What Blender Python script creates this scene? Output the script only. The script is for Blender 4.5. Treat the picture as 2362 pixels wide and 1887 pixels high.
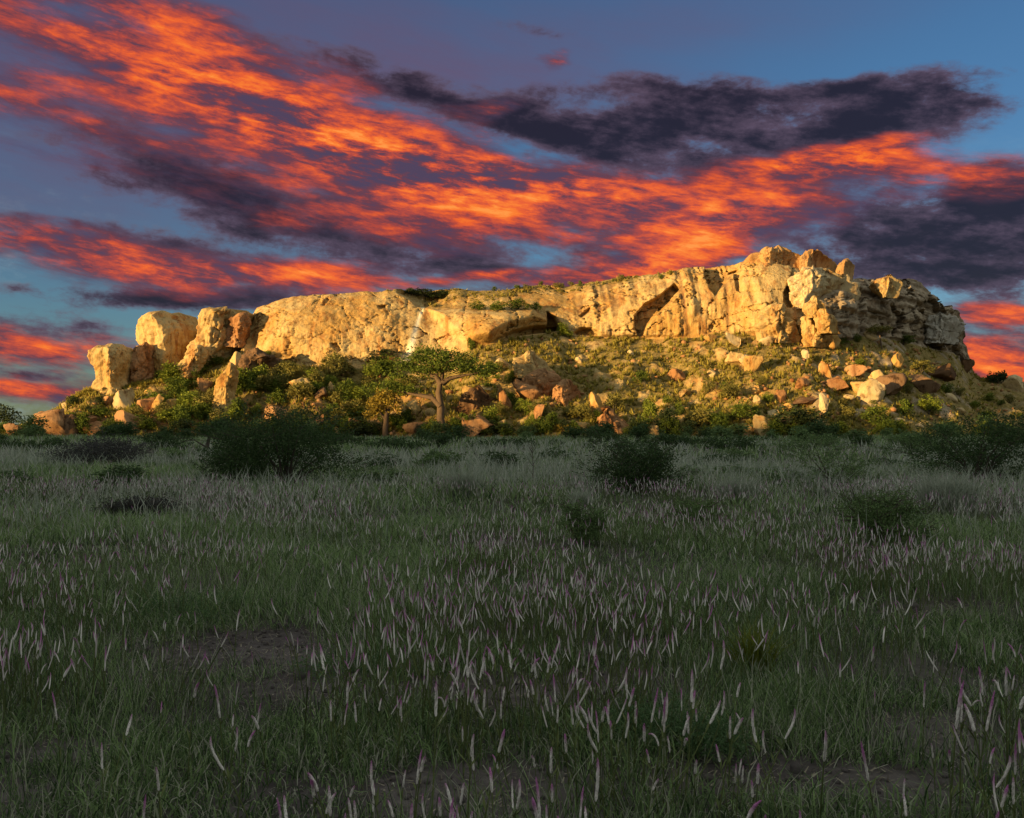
import bpy, bmesh, math, random
import numpy as np

# ------------------------------------------------------------------ camera, sky, sun, exposure
for o in list(bpy.data.objects):
    bpy.data.objects.remove(o)
scene = bpy.context.scene
COL = scene.collection
R = math.radians
F = 2318.0           # focal length in photo pixels (photo 2362 wide)
CX, HY, CAMH = 1181.0, 985.0, 1.6

cam_d = bpy.data.cameras.new("camera"); cam = bpy.data.objects.new("camera", cam_d)
COL.objects.link(cam)
cam.location = (0, 0, CAMH); cam.rotation_euler = (R(90), 0, 0)
cam_d.sensor_width = 36.0; cam_d.lens = 36.0 * F / 2362.0
cam_d.shift_y = (HY - 943.5) / 2362.0
cam_d.clip_start = 0.1; cam_d.clip_end = 20000
scene.camera = cam
scene.render.resolution_x = 1024; scene.render.resolution_y = 818

SUN_AZ = 54.0        # degrees right of the view axis that the light travels
SUN_EL = 5.0
SUN_STRENGTH = 5.0
SKY_STRENGTH = 0.10
scene.view_settings.view_transform = 'Standard'
scene.view_settings.look = 'None'
EXPOSURE = 1.0
scene.view_settings.exposure = EXPOSURE
scene.view_settings.gamma = 1.0
scene.cycles.max_bounces = 5; scene.cycles.diffuse_bounces = 2; scene.cycles.glossy_bounces = 1; scene.cycles.transmission_bounces = 3
scene.view_settings.use_curve_mapping = False

sun_d = bpy.data.lights.new("sun", 'SUN'); sun = bpy.data.objects.new("sun", sun_d)
COL.objects.link(sun)
sun_d.energy = SUN_STRENGTH; sun_d.angle = R(0.5); sun_d.color = (1.0, 0.66, 0.28)
sun.rotation_euler = (R(90 - SUN_EL), 0, -R(SUN_AZ))      # light travels to +Y, turned to +X
sun.location = (-300, -200, 120)

world = bpy.data.worlds.new("World"); scene.world = world; world.use_nodes = True
WT = world.node_tree; WT.nodes.clear()

def build_sky():
    nt = WT; nd = nt.nodes; ln = nt.links
    def put(s, v):
        if hasattr(v, 'links'): ln.new(v, s)
        else: s.default_value = v
    def M(op, a, b=None, c=None, clamp=False):
        n = nd.new('ShaderNodeMath'); n.operation = op; n.use_clamp = clamp
        put(n.inputs[0], a)
        if b is not None: put(n.inputs[1], b)
        if c is not None: put(n.inputs[2], c)
        return n.outputs[0]
    def sstep(x, lo, hi):
        n = nd.new('ShaderNodeMapRange'); n.interpolation_type = 'SMOOTHSTEP'; n.clamp = True
        put(n.inputs[0], x); n.inputs[1].default_value = lo; n.inputs[2].default_value = hi
        return n.outputs[0]
    def mixc(f, a, b):
        n = nd.new('ShaderNodeMix'); n.data_type = 'RGBA'; n.clamp_factor = True
        put(n.inputs[0], f); put(n.inputs[6], a); put(n.inputs[7], b)
        return n.outputs[2]
    def noise(v, scale, detail, rough, dist=0.0, dims='3D'):
        n = nd.new('ShaderNodeTexNoise'); n.noise_dimensions = dims
        ln.new(v, n.inputs['Vector']); n.inputs['Scale'].default_value = scale
        n.inputs['Detail'].default_value = detail; n.inputs['Roughness'].default_value = rough
        n.inputs['Distortion'].default_value = dist
        return n
    def mapping(v, loc, rot, sc, typ='TEXTURE'):
        n = nd.new('ShaderNodeMapping'); n.vector_type = typ
        ln.new(v, n.inputs[0]); n.inputs[1].default_value = loc
        n.inputs[2].default_value = rot; n.inputs[3].default_value = sc
        return n.outputs[0]
    def vec(a, b, c=0.0):
        n = nd.new('ShaderNodeCombineXYZ'); put(n.inputs[0], a); put(n.inputs[1], b); put(n.inputs[2], c)
        return n.outputs[0]
    tc = nd.new('ShaderNodeTexCoord')
    sep = nd.new('ShaderNodeSeparateXYZ'); ln.new(tc.outputs['Generated'], sep.inputs[0])
    x, y, z = sep.outputs
    az = M('ARCTAN2', x, y); el = M('ARCSINE', z)
    s = M('MULTIPLY', az, F / 1000.0); t = M('MULTIPLY', el, F / 1000.0)
    st = vec(s, t)
    # slow warp so that cloud edges are never plain ellipses
    wn = noise(mapping(st, (0, 0, 0), (0, 0, 0), (0.30, 0.13, 1)), 1.0, 3, 0.5)
    wv = nd.new('ShaderNodeVectorMath'); wv.operation = 'SUBTRACT'
    ln.new(wn.outputs['Color'], wv.inputs[0]); wv.inputs[1].default_value = (0.5, 0.5, 0.5)
    wv2 = nd.new('ShaderNodeVectorMath'); wv2.operation = 'MULTIPLY'
    ln.new(wv.outputs[0], wv2.inputs[0]); wv2.inputs[1].default_value = (0.20, 0.085, 0)
    wa = nd.new('ShaderNodeVectorMath'); wa.operation = 'ADD'
    ln.new(st, wa.inputs[0]); ln.new(wv2.outputs[0], wa.inputs[1]); stw = wa.outputs[0]

    def field(blobs):
        acc = None
        for (cx, cy, a, b, ang, w) in blobs:
            u = (cx - CX) / F; v = (HY - cy) / F
            A = math.atan(u); E = math.atan(v * math.cos(A))
            m = mapping(stw, (A * F / 1000, E * F / 1000, 0), (0, 0, -R(ang)), (a / 1000, b / 1000, 1))
            d = nd.new('ShaderNodeVectorMath'); d.operation = 'DOT_PRODUCT'
            ln.new(m, d.inputs[0]); ln.new(m, d.inputs[1])
            g = M('POWER', 0.3679, d.outputs['Value'])
            acc = M('MULTIPLY', g, w) if acc is None else M('MULTIPLY_ADD', g, w, acc)
        return acc
    orange = [(240, 125, 460, 56, 12, .58), (720, 275, 420, 98, 18, .90), (950, 400, 420, 86, 13, .98),
              (1340, 435, 340, 62, 4, 1.0), (1650, 530, 240, 84, -14, 1.15), (110, 255, 400, 105, 8, .56),
              (200, 585, 450, 52, 7, .88), (720, 625, 300, 38, 3, .85), (330, 30, 360, 44, 8, .55),
              (1900, 368, 190, 20, -4, 1.05), (2090, 385, 220, 50, 4, .70), (2300, 735, 150, 42, -4, .9), (2300, 815, 140, 30, 6, 1.0),
              (2340, 865, 130, 26, 4, .95), (70, 790, 300, 44, 5, .88), (130, 905, 230, 28, 2, 1.05),
              (1400, 625, 260, 28, -6, .8), (1130, 632, 110, 18, -8, .8), (850, 515, 360, 46, 5, .55),
              (1290, 150, 45, 22, -10, .6), (1120, 245, 80, 24, 0, .6), (2330, 430, 110, 44, 0, .6), (2000, 330, 200, 14, -3, .5)]
    dark = [(2020, 280, 250, 66, -5, 1.45), (1520, 310, 340, 84, 6, 1.0), (2170, 540, 360, 88, 2, 1.3),
            (1560, 215, 160, 30, 4, .75), (1950, 195, 170, 24, 0, .75), (820, 170, 480, 34, 14, .70),
            (430, 400, 300, 70, 15, .9), (800, 500, 480, 55, 5, 1.1), (300, 555, 380, 30, 3, .8),
            (600, 690, 400, 34, 2, .9), (250, 680, 200, 22, 0, .6), (60, 745, 250, 40, 3, .7),
            (2250, 660, 220, 42, 6, .85), (1000, 605, 320, 45, 4, .75), (2340, 445, 130, 48, 4, 1.1),
            (1450, 655, 300, 25, -4, .6), (1250, 75, 160, 25, 12, .35), (1150, 260, 260, 40, 16, .6),
            (1800, 400, 200, 34, 4, .55), (2300, 780, 160, 24, 4, .8), (100, 860, 240, 18, 2, .6), (40, 20, 300, 40, 8, .4)]
    O = field(orange); D = field(dark)
    # outside the picture the same broken cloud goes on (noise only)
    # fine structure: stretched, tilted ripples
    n1 = noise(mapping(st, (0, 0, 0), (0, 0, -R(11)), (0.30, 0.070, 1)), 1.0, 8, 0.64, 0.10).outputs['Fac']
    n2 = noise(mapping(st, (3.1, 1.7, 0.4), (0, 0, -R(8)), (0.085, 0.022, 1)), 1.0, 6, 0.66, 0.20).outputs['Fac']
    n3 = noise(mapping(st, (7.3, 2.2, 1.4), (0, 0, -R(4)), (0.15, 0.070, 1)), 1.0, 9, 0.66, 0.10).outputs['Fac']
    # beyond the frame: generic broken cloud of the same kind
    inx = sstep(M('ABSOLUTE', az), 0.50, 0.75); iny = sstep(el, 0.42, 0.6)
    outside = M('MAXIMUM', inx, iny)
    gen = noise(mapping(st, (1, 5, 2), (0, 0, 0), (1.7, 0.50, 1)), 1.0, 2, 0.5).outputs['Fac']
    gen2 = noise(mapping(st, (4, 1, 7), (0, 0, 0), (1.3, 0.36, 1)), 1.0, 2, 0.5).outputs['Fac']
    O = M('MULTIPLY_ADD', M('MULTIPLY', outside, sstep(gen, 0.47, 0.70)), 0.62, O)
    D = M('MULTIPLY_ADD', M('MULTIPLY', outside, sstep(gen2, 0.55, 0.78)), 0.6, D)
    # lit cloud: cover (how much cloud) and glow (how strongly the ripple is lit)
    cov = M('ADD', O, M('MULTIPLY', M('SUBTRACT', n1, 0.5), 1.9))
    cov = M('MULTIPLY', cov, sstep(O, 0.06, 0.35))
    oa = sstep(cov, 0.08, 0.80)
    rip = M('ADD', M('MULTIPLY', M('SUBTRACT', n1, 0.5), 2.4), M('MULTIPLY', M('SUBTRACT', n2, 0.5), 2.9))
    big = M('MULTIPLY', M('SUBTRACT', wn.outputs['Fac'], 0.5), 2.2)
    rip = M('ADD', M('MULTIPLY', rip, 0.82), big)
    glow = M('MULTIPLY_ADD', M('MINIMUM', O, 1.15), 0.46, M('MULTIPLY', rip, M('MULTIPLY_ADD', O, 0.55, 0.18)))
    d = M('ADD', D, M('MULTIPLY', M('SUBTRACT', n3, 0.5), 3.3))
    d = M('MULTIPLY', d, sstep(D, 0.08, 0.36))
    da = sstep(d, 0.08, 0.90)
    # clear sky
    sky = nd.new('ShaderNodeTexSky'); sky.sky_type = 'NISHITA'; sky.sun_disc = False
    sky.sun_elevation = R(SUN_EL); sky.sun_rotation = R(180 + SUN_AZ)
    sky.altitude = 600; sky.air_density = 1.0; sky.dust_density = 0.6; sky.ozone_density = 2.5
    base = nd.new('ShaderNodeMix'); base.data_type = 'RGBA'; base.blend_type = 'MULTIPLY'; base.inputs[0].default_value = 1.0
    ln.new(sky.outputs[0], base.inputs[6])
    k = 1.0 / (SKY_STRENGTH * 2 ** EXPOSURE)
    base.inputs[7].default_value = SKY_TINT + (1,)
    clear = base.outputs[2]
    # faint veil cloud lightens the blue toward the horizon
    veil = M('MULTIPLY', sstep(n3, 0.45, 0.75), M('SUBTRACT', 1.0, sstep(el, 0.10, 0.30)))
    clear = mixc(M('MULTIPLY', veil, 0.65), clear, (0.30 * k, 0.42 * k, 0.47 * k, 1))
    hv = M('MULTIPLY', outside, M('MULTIPLY_ADD', sstep(gen2, 0.30, 0.60), -0.40, 0.92))  # brighter pale veil outside the frame, added to light the shaded plain
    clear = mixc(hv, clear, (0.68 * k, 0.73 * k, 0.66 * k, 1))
    hz = field([(200, 200, 620, 210, 10, .75), (60, 470, 300, 120, 0, .35), (900, 90, 520, 130, 8, .5), (1600, 50, 420, 70, 0, .35), (1250, 190, 420, 60, 6, .35)])
    clear = mixc(M('MULTIPLY', hz, M('MULTIPLY_ADD', n1, 0.9, 0.35)), clear, (0.150 * k, 0.078 * k, 0.135 * k, 1))
    # dark cloud
    dcol = mixc(sstep(M('MULTIPLY_ADD', M('SUBTRACT', n1, 0.5), 2.2, d), 0.25, 1.5), (0.120 * k, 0.080 * k, 0.125 * k, 1), (0.018 * k, 0.014 * k, 0.027 * k, 1))
    c = mixc(M('MULTIPLY', da, 0.96), clear, dcol)
    # lit cloud: dusky red where thin, orange and amber where thick
    ramp = nd.new('ShaderNodeValToRGB'); ln.new(M('MULTIPLY_ADD', glow, 0.95, -0.02, True), ramp.inputs[0])
    cr = ramp.color_ramp; cr.interpolation = 'LINEAR'
    stops = [(0.0, (0.085, 0.055, 0.105)), (0.22, (0.16, 0.050, 0.070)), (0.42, (0.46, 0.070, 0.050)), (0.62, (0.86, 0.125, 0.030)), (0.82, (1.0, 0.22, 0.030)), (1.0, (1.05, 0.33, 0.06))]
    cr.elements[0].position = 0; cr.elements[1].position = 1.0
    for p, _ in stops[1:-1]: cr.elements.new(p)
    for e, (p, cc) in zip(cr.elements, stops): e.position = p; e.color = (cc[0], cc[1], cc[2], 1)
    sc = nd.new('ShaderNodeVectorMath'); sc.operation = 'SCALE'; ln.new(ramp.outputs[0], sc.inputs[0]); sc.inputs['Scale'].default_value = k
    c = mixc(M('MULTIPLY', oa, 0.97), c, sc.outputs[0])
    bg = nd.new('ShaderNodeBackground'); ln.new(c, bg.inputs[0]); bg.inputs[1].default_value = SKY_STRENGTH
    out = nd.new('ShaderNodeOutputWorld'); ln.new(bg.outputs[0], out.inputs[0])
SKY_TINT = (0.47, 0.60, 0.73)
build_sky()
try:
    world.cycles.sampling_method = 'MANUAL'; world.cycles.sample_map_resolution = 512
except Exception: pass

# ------------------------------------------------------------------ helpers
rng = np.random.default_rng(7)
random.seed(7)

def tag(o, label=None, cat=None, group=None, kind=None):
    if label: o['label'] = label
    if cat: o['category'] = cat
    if group: o['group'] = group
    if kind: o['kind'] = kind
    return o

def mesh(name, V, Fc, mat, attrs=None, smooth=False):
    me = bpy.data.meshes.new(name)
    V = np.ascontiguousarray(V, dtype=np.float32); Fc = np.ascontiguousarray(Fc, dtype=np.int32)
    n, k = Fc.shape
    me.vertices.add(len(V)); me.vertices.foreach_set('co', V.ravel())
    me.loops.add(n * k); me.loops.foreach_set('vertex_index', Fc.ravel())
    me.polygons.add(n)
    me.polygons.foreach_set('loop_start', np.arange(0, n * k, k, dtype=np.int32))
    me.polygons.foreach_set('loop_total', np.full(n, k, dtype=np.int32))
    if smooth: me.polygons.foreach_set('use_smooth', np.ones(n, dtype=bool))
    for an, av in (attrs or {}).items():
        a = me.attributes.new(an, 'FLOAT', 'POINT'); a.data.foreach_set('value', np.ascontiguousarray(av, dtype=np.float32))
    me.materials.append(mat); me.update(calc_edges=True)
    return me

def obj(name, me, parent=None, loc=None, rz=None, sc=None):
    o = bpy.data.objects.new(name, me); COL.objects.link(o)
    if parent is not None: o.parent = parent
    if loc is not None: o.location = loc
    if rz is not None: o.rotation_euler = (0, 0, rz)
    if sc is not None: o.scale = sc if hasattr(sc, '__len__') else (sc, sc, sc)
    return o

def px2x(px, Y): return (px - CX) / F * Y
def py2z(py, Y): return CAMH + (HY - py) / F * Y

def hash3(ix, iy, iz, seed=0):
    h = (ix * 374761393 + iy * 668265263 + iz * 2147483647 + seed * 1274126177) & 0xffffffff
    h = ((h ^ (h >> 13)) * 1274126177) & 0xffffffff
    h = ((h ^ (h >> 16)) * 2246822519) & 0xffffffff
    return (h ^ (h >> 15)) & 0xffffffff

def vnoise(P, seed=0):                       # value noise -1..1, P (N,3)
    P = np.asarray(P, dtype=np.float64); i = np.floor(P).astype(np.int64); f = P - i
    u = f * f * f * (f * (f * 6 - 15) + 10); out = np.zeros(len(P))
    for dx in (0, 1):
        wx = u[:, 0] if dx else 1 - u[:, 0]
        for dy in (0, 1):
            wy = u[:, 1] if dy else 1 - u[:, 1]
            for dz in (0, 1):
                wz = u[:, 2] if dz else 1 - u[:, 2]
                out += wx * wy * wz * (hash3(i[:, 0] + dx, i[:, 1] + dy, i[:, 2] + dz, seed) / 2147483647.5 - 1)
    return out

def fbm(P, octs=5, seed=0, rough=0.5, lac=2.03):
    a, s, o = 1.0, 1.0, 0.0
    P = np.asarray(P, dtype=np.float64)
    for k in range(octs):
        o = o + a * vnoise(P * s + 17.3 * k, seed + k); a *= rough; s *= lac
    return o

def cells(P, seed=0):                        # cellular: per-cell random value and distance to the cell border
    P = np.asarray(P, dtype=np.float64); i = np.floor(P).astype(np.int64)
    d1 = np.full(len(P), 9.0); d2 = np.full(len(P), 9.0); v = np.zeros(len(P))
    for dx in (-1, 0, 1):
        for dy in (-1, 0, 1):
            for dz in (-1, 0, 1):
                c = i + np.array((dx, dy, dz))
                h = hash3(c[:, 0], c[:, 1], c[:, 2], seed); h2 = hash3(c[:, 0], c[:, 1], c[:, 2], seed + 5); h3 = hash3(c[:, 0], c[:, 1], c[:, 2], seed + 9)
                q = c + np.stack([h, h2, h3], 1) / 4294967296.0
                d = np.linalg.norm(q - P, axis=1)
                n = d < d1
                d2 = np.where(n, d1, np.minimum(d2, d)); v = np.where(n, (hash3(c[:, 0], c[:, 1], c[:, 2], seed + 31) / 2147483647.5 - 1), v)
                d1 = np.where(n, d, d1)
    return v, d2 - d1

def smooth01(x): x = np.clip(x, 0, 1); return x * x * (3 - 2 * x)

def poly_sd(px, py, poly):                   # signed distance in photo pixels, positive inside
    px = np.asarray(px, float); py = np.asarray(py, float)
    poly = np.asarray(poly, float); n = len(poly)
    dmin = np.full(px.shape, 1e9); inside = np.zeros(px.shape, bool)
    for a in range(n):
        x0, y0 = poly[a]; x1, y1 = poly[(a + 1) % n]
        ex, ey = x1 - x0, y1 - y0
        t = np.clip(((px - x0) * ex + (py - y0) * ey) / (ex * ex + ey * ey + 1e-9), 0, 1)
        dmin = np.minimum(dmin, np.hypot(px - x0 - t * ex, py - y0 - t * ey))
        c = (y0 > py) != (y1 > py)
        with np.errstate(divide='ignore', invalid='ignore'):
            xi = (x1 - x0) * (py - y0) / (y1 - y0 + 1e-12) + x0
        inside ^= c & (px < xi)
    return np.where(inside, dmin, -dmin)

# ------------------------------------------------------------------ materials
def material(name, build):
    m = bpy.data.materials.new(name); m.use_nodes = True
    nt = m.node_tree; nt.nodes.clear()
    out = nt.nodes.new('ShaderNodeOutputMaterial'); build(nt, out)
    return m

class NB:
    def __init__(s, nt): s.nt = nt; s.nd = nt.nodes; s.ln = nt.links
    def put(s, k, v):
        if hasattr(v, 'links'): s.ln.new(v, k)
        else: k.default_value = v
    def noise(s, scale, detail=6, rough=0.6, vec=None, dist=0.0):
        n = s.nd.new('ShaderNodeTexNoise'); n.inputs['Scale'].default_value = scale
        n.inputs['Detail'].default_value = detail; n.inputs['Roughness'].default_value = rough; n.inputs['Distortion'].default_value = dist
        if vec is not None: s.ln.new(vec, n.inputs['Vector'])
        return n.outputs['Fac']
    def pos(s, scale=(1, 1, 1)):
        g = s.nd.new('ShaderNodeNewGeometry'); m = s.nd.new('ShaderNodeMapping')
        s.ln.new(g.outputs['Position'], m.inputs[0]); m.inputs[3].default_value = scale
        return m.outputs[0]
    def attr(s, name):
        a = s.nd.new('ShaderNodeAttribute'); a.attribute_name = name; return a.outputs['Fac']
    def objrnd(s): return s.nd.new('ShaderNodeObjectInfo').outputs['Random']
    def rng(s, x, lo, hi, a=0.0, b=1.0):
        n = s.nd.new('ShaderNodeMapRange'); n.interpolation_type = 'SMOOTHSTEP'
        s.put(n.inputs[0], x); n.inputs[1].default_value = lo; n.inputs[2].default_value = hi
        n.inputs[3].default_value = a; n.inputs[4].default_value = b
        return n.outputs[0]
    def math(s, op, a, b=None):
        n = s.nd.new('ShaderNodeMath'); n.operation = op; s.put(n.inputs[0], a)
        if b is not None: s.put(n.inputs[1], b)
        return n.outputs[0]
    def mix(s, f, a, b, mode='MIX'):
        n = s.nd.new('ShaderNodeMix'); n.data_type = 'RGBA'; n.blend_type = mode; n.clamp_factor = True
        s.put(n.inputs[0], f)
        for q, v in ((6, a), (7, b)): s.put(n.inputs[q], v if hasattr(v, 'links') else (v[0], v[1], v[2], 1))
        return n.outputs[2]
    def bsdf(s, col, rough=0.9, spec=0.15, bump=None, bstr=0.5, bdist=0.2):
        b = s.nd.new('ShaderNodeBsdfPrincipled'); s.put(b.inputs['Base Color'], col if hasattr(col, 'links') else (*col, 1))
        b.inputs['Roughness'].default_value = rough; b.inputs['Specular IOR Level'].default_value = spec
        if bump is not None:
            n = s.nd.new('ShaderNodeBump'); n.inputs['Strength'].default_value = bstr; n.inputs['Distance'].default_value = bdist
            s.ln.new(bump, n.inputs['Height']); s.ln.new(n.outputs[0], b.inputs['Normal'])
        return b.outputs[0]

def rock_nodes(b, pale, gold, rust, grey=None):
    p = b.pos(); ps = b.pos((0.55, 0.55, 0.10)); pf = b.pos((2.2, 2.2, 0.35))
    n1 = b.noise(0.09, 6, 0.6, p, 0.6); n2 = b.noise(0.75, 9, 0.74, p, 0.2); n3 = b.noise(1.0, 6, 0.6, ps, 0.4); n4 = b.noise(1.0, 7, 0.7, pf)
    c = b.mix(b.rng(n1, 0.40, 0.58), gold, pale)
    c = b.mix(b.math('MULTIPLY', b.rng(n3, 0.50, 0.68), 0.75), c, rust)
    c = b.mix(b.math('MULTIPLY', b.rng(n2, 0.52, 0.66), 0.70), c, pale)
    c = b.mix(b.math('MULTIPLY', b.rng(n2, 0.47, 0.34), 0.85), c, tuple(0.40 * v for v in rust))
    c = b.mix(b.math('MULTIPLY', b.rng(n4, 0.54, 0.70), 0.65), c, tuple(0.42 * v for v in rust))
    if grey is not None: pass
    h = b.math('ADD', b.math('MULTIPLY', n2, 0.7), b.math('MULTIPLY', n4, 0.5))
    return c, h

PALE, GOLD, RUST = (0.56, 0.40, 0.17), (0.47, 0.275, 0.08), (0.34, 0.135, 0.036)
GREY = (0.34, 0.30, 0.24)
SOIL = (0.16, 0.115, 0.06)

def m_hill(nt, out):
    b = NB(nt); c, h = rock_nodes(b, PALE, GOLD, RUST)
    p = b.pos()
    gn = b.noise(0.5, 7, 0.7, p)
    g = b.mix(b.rng(gn, 0.4, 0.62), (0.24, 0.18, 0.115), (0.44, 0.35, 0.24))
    c = b.mix(b.attr('grey'), c, g)
    c = b.mix(b.math('MULTIPLY', b.attr('stain'), b.rng(b.noise(1.4, 6, 0.7, b.pos((1, 1, 0.3))), 0.15, 0.45)), c, (0.86, 0.78, 0.56))
    c = b.mix(b.math('MULTIPLY', b.attr('darkstain'), b.rng(gn, 0.35, 0.55)), c, (0.17, 0.09, 0.045))
    tn = b.noise(0.35, 8, 0.65, p); tn2 = b.noise(2.2, 6, 0.7, p)
    t = b.mix(b.rng(tn, 0.38, 0.62), (0.20, 0.150, 0.040), (0.32, 0.225, 0.075))
    t = b.mix(b.math('MULTIPLY', b.rng(tn2, 0.5, 0.66), 0.5), t, (0.36, 0.25, 0.11))
    t = b.mix(b.math('MULTIPLY', b.rng(tn2, 0.5, 0.36), 0.7), t, (0.09, 0.085, 0.03))
    t = b.mix(b.math('MULTIPLY', b.attr('red'), 0.6), t, (0.24, 0.115, 0.05))
    c = b.mix(b.attr('veg'), c, t)
    nt.links.new(b.bsdf(c, 0.92, 0.08, h, 0.9, 0.42), out.inputs[0])
M_HILL = material("hill_rock", m_hill)

def rock_mat(name, pale, gold, rust):
    def f(nt, out):
        b = NB(nt); c, h = rock_nodes(b, pale, gold, rust)
        c = b.mix(0.35, c, b.mix(b.objrnd(), (0.62, 0.62, 0.66), (1.0, 0.96, 0.9)), 'MULTIPLY')
        nt.links.new(b.bsdf(c, 0.92, 0.08, h, 0.9, 0.22), out.inputs[0])
    return material(name, f)
M_ROCK = {'gold': rock_mat("gold_rock", PALE, GOLD, RUST),
          'pale': rock_mat("pale_rock", (0.62, 0.48, 0.26), (0.50, 0.35, 0.15), (0.36, 0.19, 0.07)),
          'rust': rock_mat("rust_rock", (0.42, 0.235, 0.11), (0.34, 0.165, 0.065), (0.20, 0.08, 0.03)),
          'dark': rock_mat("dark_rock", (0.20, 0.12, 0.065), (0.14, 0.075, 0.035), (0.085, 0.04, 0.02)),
          'amber': rock_mat("amber_rock", (0.48, 0.29, 0.12), (0.39, 0.205, 0.072), (0.25, 0.10, 0.035)),
          'grey': rock_mat("grey_rock", (0.46, 0.42, 0.34), (0.33, 0.29, 0.22), (0.22, 0.16, 0.10))}

def leaf_mat(name, c0, c1, c2=None, trans=0.25):
    def f(nt, out):
        b = NB(nt)
        c = b.mix(b.attr('rnd'), c0, c1)
        if c2 is not None: c = b.mix(b.math('MULTIPLY', b.rng(b.attr('rnd2'), 0.72, 0.95), 0.9), c, c2)
        c = b.mix(0.5, c, b.mix(b.objrnd(), (0.7, 0.75, 0.6), (1.0, 1.0, 1.0)), 'MULTIPLY')
        d = b.bsdf(c, 0.7, 0.12)
        t = nt.nodes.new('ShaderNodeBsdfTranslucent'); b.put(t.inputs[0], c)
        m = nt.nodes.new('ShaderNodeMixShader'); m.inputs[0].default_value = trans
        nt.links.new(d, m.inputs[1]); nt.links.new(t.outputs[0], m.inputs[2]); nt.links.new(m.outputs[0], out.inputs[0])
    return material(name, f)
M_LEAF = {'green': leaf_mat("green_leaves", (0.055, 0.085, 0.014), (0.16, 0.20, 0.028)),
          'bright': leaf_mat("bright_leaves", (0.10, 0.14, 0.018), (0.26, 0.29, 0.04)),
          'olive': leaf_mat("olive_leaves", (0.13, 0.125, 0.03), (0.27, 0.23, 0.06)),
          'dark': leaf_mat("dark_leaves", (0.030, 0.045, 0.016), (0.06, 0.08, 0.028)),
          'yellow': leaf_mat("yellow_leaves", (0.24, 0.18, 0.03), (0.40, 0.27, 0.045)),
          'shade': leaf_mat("deep_green_leaves", (0.035, 0.066, 0.024), (0.085, 0.135, 0.045)),
          'shade2': leaf_mat("soft_green_leaves", (0.085, 0.140, 0.050), (0.19, 0.27, 0.10)),
          'purple': leaf_mat("grey_purple_leaves", (0.045, 0.046, 0.044), (0.10, 0.095, 0.085)),
          'tussock': leaf_mat("dry_tussock", (0.18, 0.155, 0.026), (0.46, 0.37, 0.078), trans=0.15)}
def m_bark(nt, out):
    b = NB(nt); p = b.pos((3, 3, 0.8)); n = b.noise(2.0, 6, 0.6, p)
    c = b.mix(n, (0.05, 0.034, 0.022), (0.20, 0.135, 0.08))
    nt.links.new(b.bsdf(c, 0.9, 0.1, n, 0.6, 0.05), out.inputs[0])
M_BARK = material("bark", m_bark)
def m_twig(nt, out):
    b = NB(nt); n = b.noise(6.0, 4, 0.6, b.pos())
    nt.links.new(b.bsdf(b.mix(n, (0.05, 0.04, 0.032), (0.13, 0.105, 0.08)), 0.9, 0.1), out.inputs[0])
M_TWIG = material("twig_bark", m_twig)

def m_ground(nt, out):
    b = NB(nt); p = b.pos()
    n = b.noise(0.8, 8, 0.65, p); n2 = b.noise(14.0, 6, 0.7, p); n3 = b.noise(0.08, 5, 0.55, p)
    c = b.mix(b.rng(n, 0.35, 0.65), (0.060, 0.050, 0.048), (0.115, 0.098, 0.092))
    c = b.mix(b.math('MULTIPLY', b.rng(n2, 0.5, 0.72), 0.6), c, (0.19, 0.165, 0.145))
    c = b.mix(b.math('MULTIPLY', b.rng(n2, 0.48, 0.30), 0.7), c, (0.03, 0.024, 0.02))
    c = b.mix(b.math('MULTIPLY', b.rng(n3, 0.4, 0.6), 0.45), c, (0.06, 0.068, 0.032))
    nt.links.new(b.bsdf(c, 0.95, 0.05, b.math('ADD', b.math('MULTIPLY', n2, 0.5), n), 0.8, 0.04), out.inputs[0])
M_GROUND = material("plain_soil", m_ground)
def m_ridge(nt, out):
    b = NB(nt); p = b.pos(); n = b.noise(0.2, 7, 0.65, p)
    nt.links.new(b.bsdf(b.mix(n, (0.05, 0.06, 0.025), (0.17, 0.12, 0.07)), 0.95, 0.05), out.inputs[0])
M_RIDGE = material("shade_ridge_scrub", m_ridge)

M_GRASS = leaf_mat("grass_blades", (0.035, 0.070, 0.022), (0.275, 0.385, 0.150), (0.46, 0.44, 0.35), trans=0.3)
M_STRAW = leaf_mat("feathery_grass", (0.26, 0.295, 0.22), (0.50, 0.51, 0.42), trans=0.3)
M_HERB = leaf_mat("herb_leaves", (0.06, 0.12, 0.045), (0.12, 0.19, 0.08), trans=0.3)
M_LIME = leaf_mat("yellow_green_grass", (0.10, 0.13, 0.015), (0.24, 0.25, 0.035), trans=0.3)
def m_flower(nt, out):
    b = NB(nt)
    low = b.mix(b.attr('rnd'), (0.36, 0.32, 0.29), (0.86, 0.80, 0.72))
    tip = b.mix(b.attr('rnd'), (0.30, 0.10, 0.24), (0.50, 0.20, 0.40))
    c = b.mix(b.rng(b.math('ADD', b.attr('t'), b.math('MULTIPLY', b.math('SUBTRACT', b.attr('rnd2'), 0.5), 0.7)), 0.45, 0.95), low, tip)
    nt.links.new(b.bsdf(c, 0.8, 0.1), out.inputs[0])
M_FLOWER = material("flower_bristles", m_flower)
M_STEM = leaf_mat("flower_stem", (0.07, 0.10, 0.03), (0.15, 0.17, 0.06), (0.20, 0.12, 0.06), trans=0.1)

# ------------------------------------------------------------------ ground and the ridge added unseen behind the camera to shade the plain
def gz(x, y):
    x = np.asarray(x, float); y = np.asarray(y, float)
    P = np.stack([x * 0.35, y * 0.35, np.zeros_like(x)], -1).reshape(-1, 3)
    return (0.05 * fbm(P, 3, 3)).reshape(x.shape)

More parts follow.
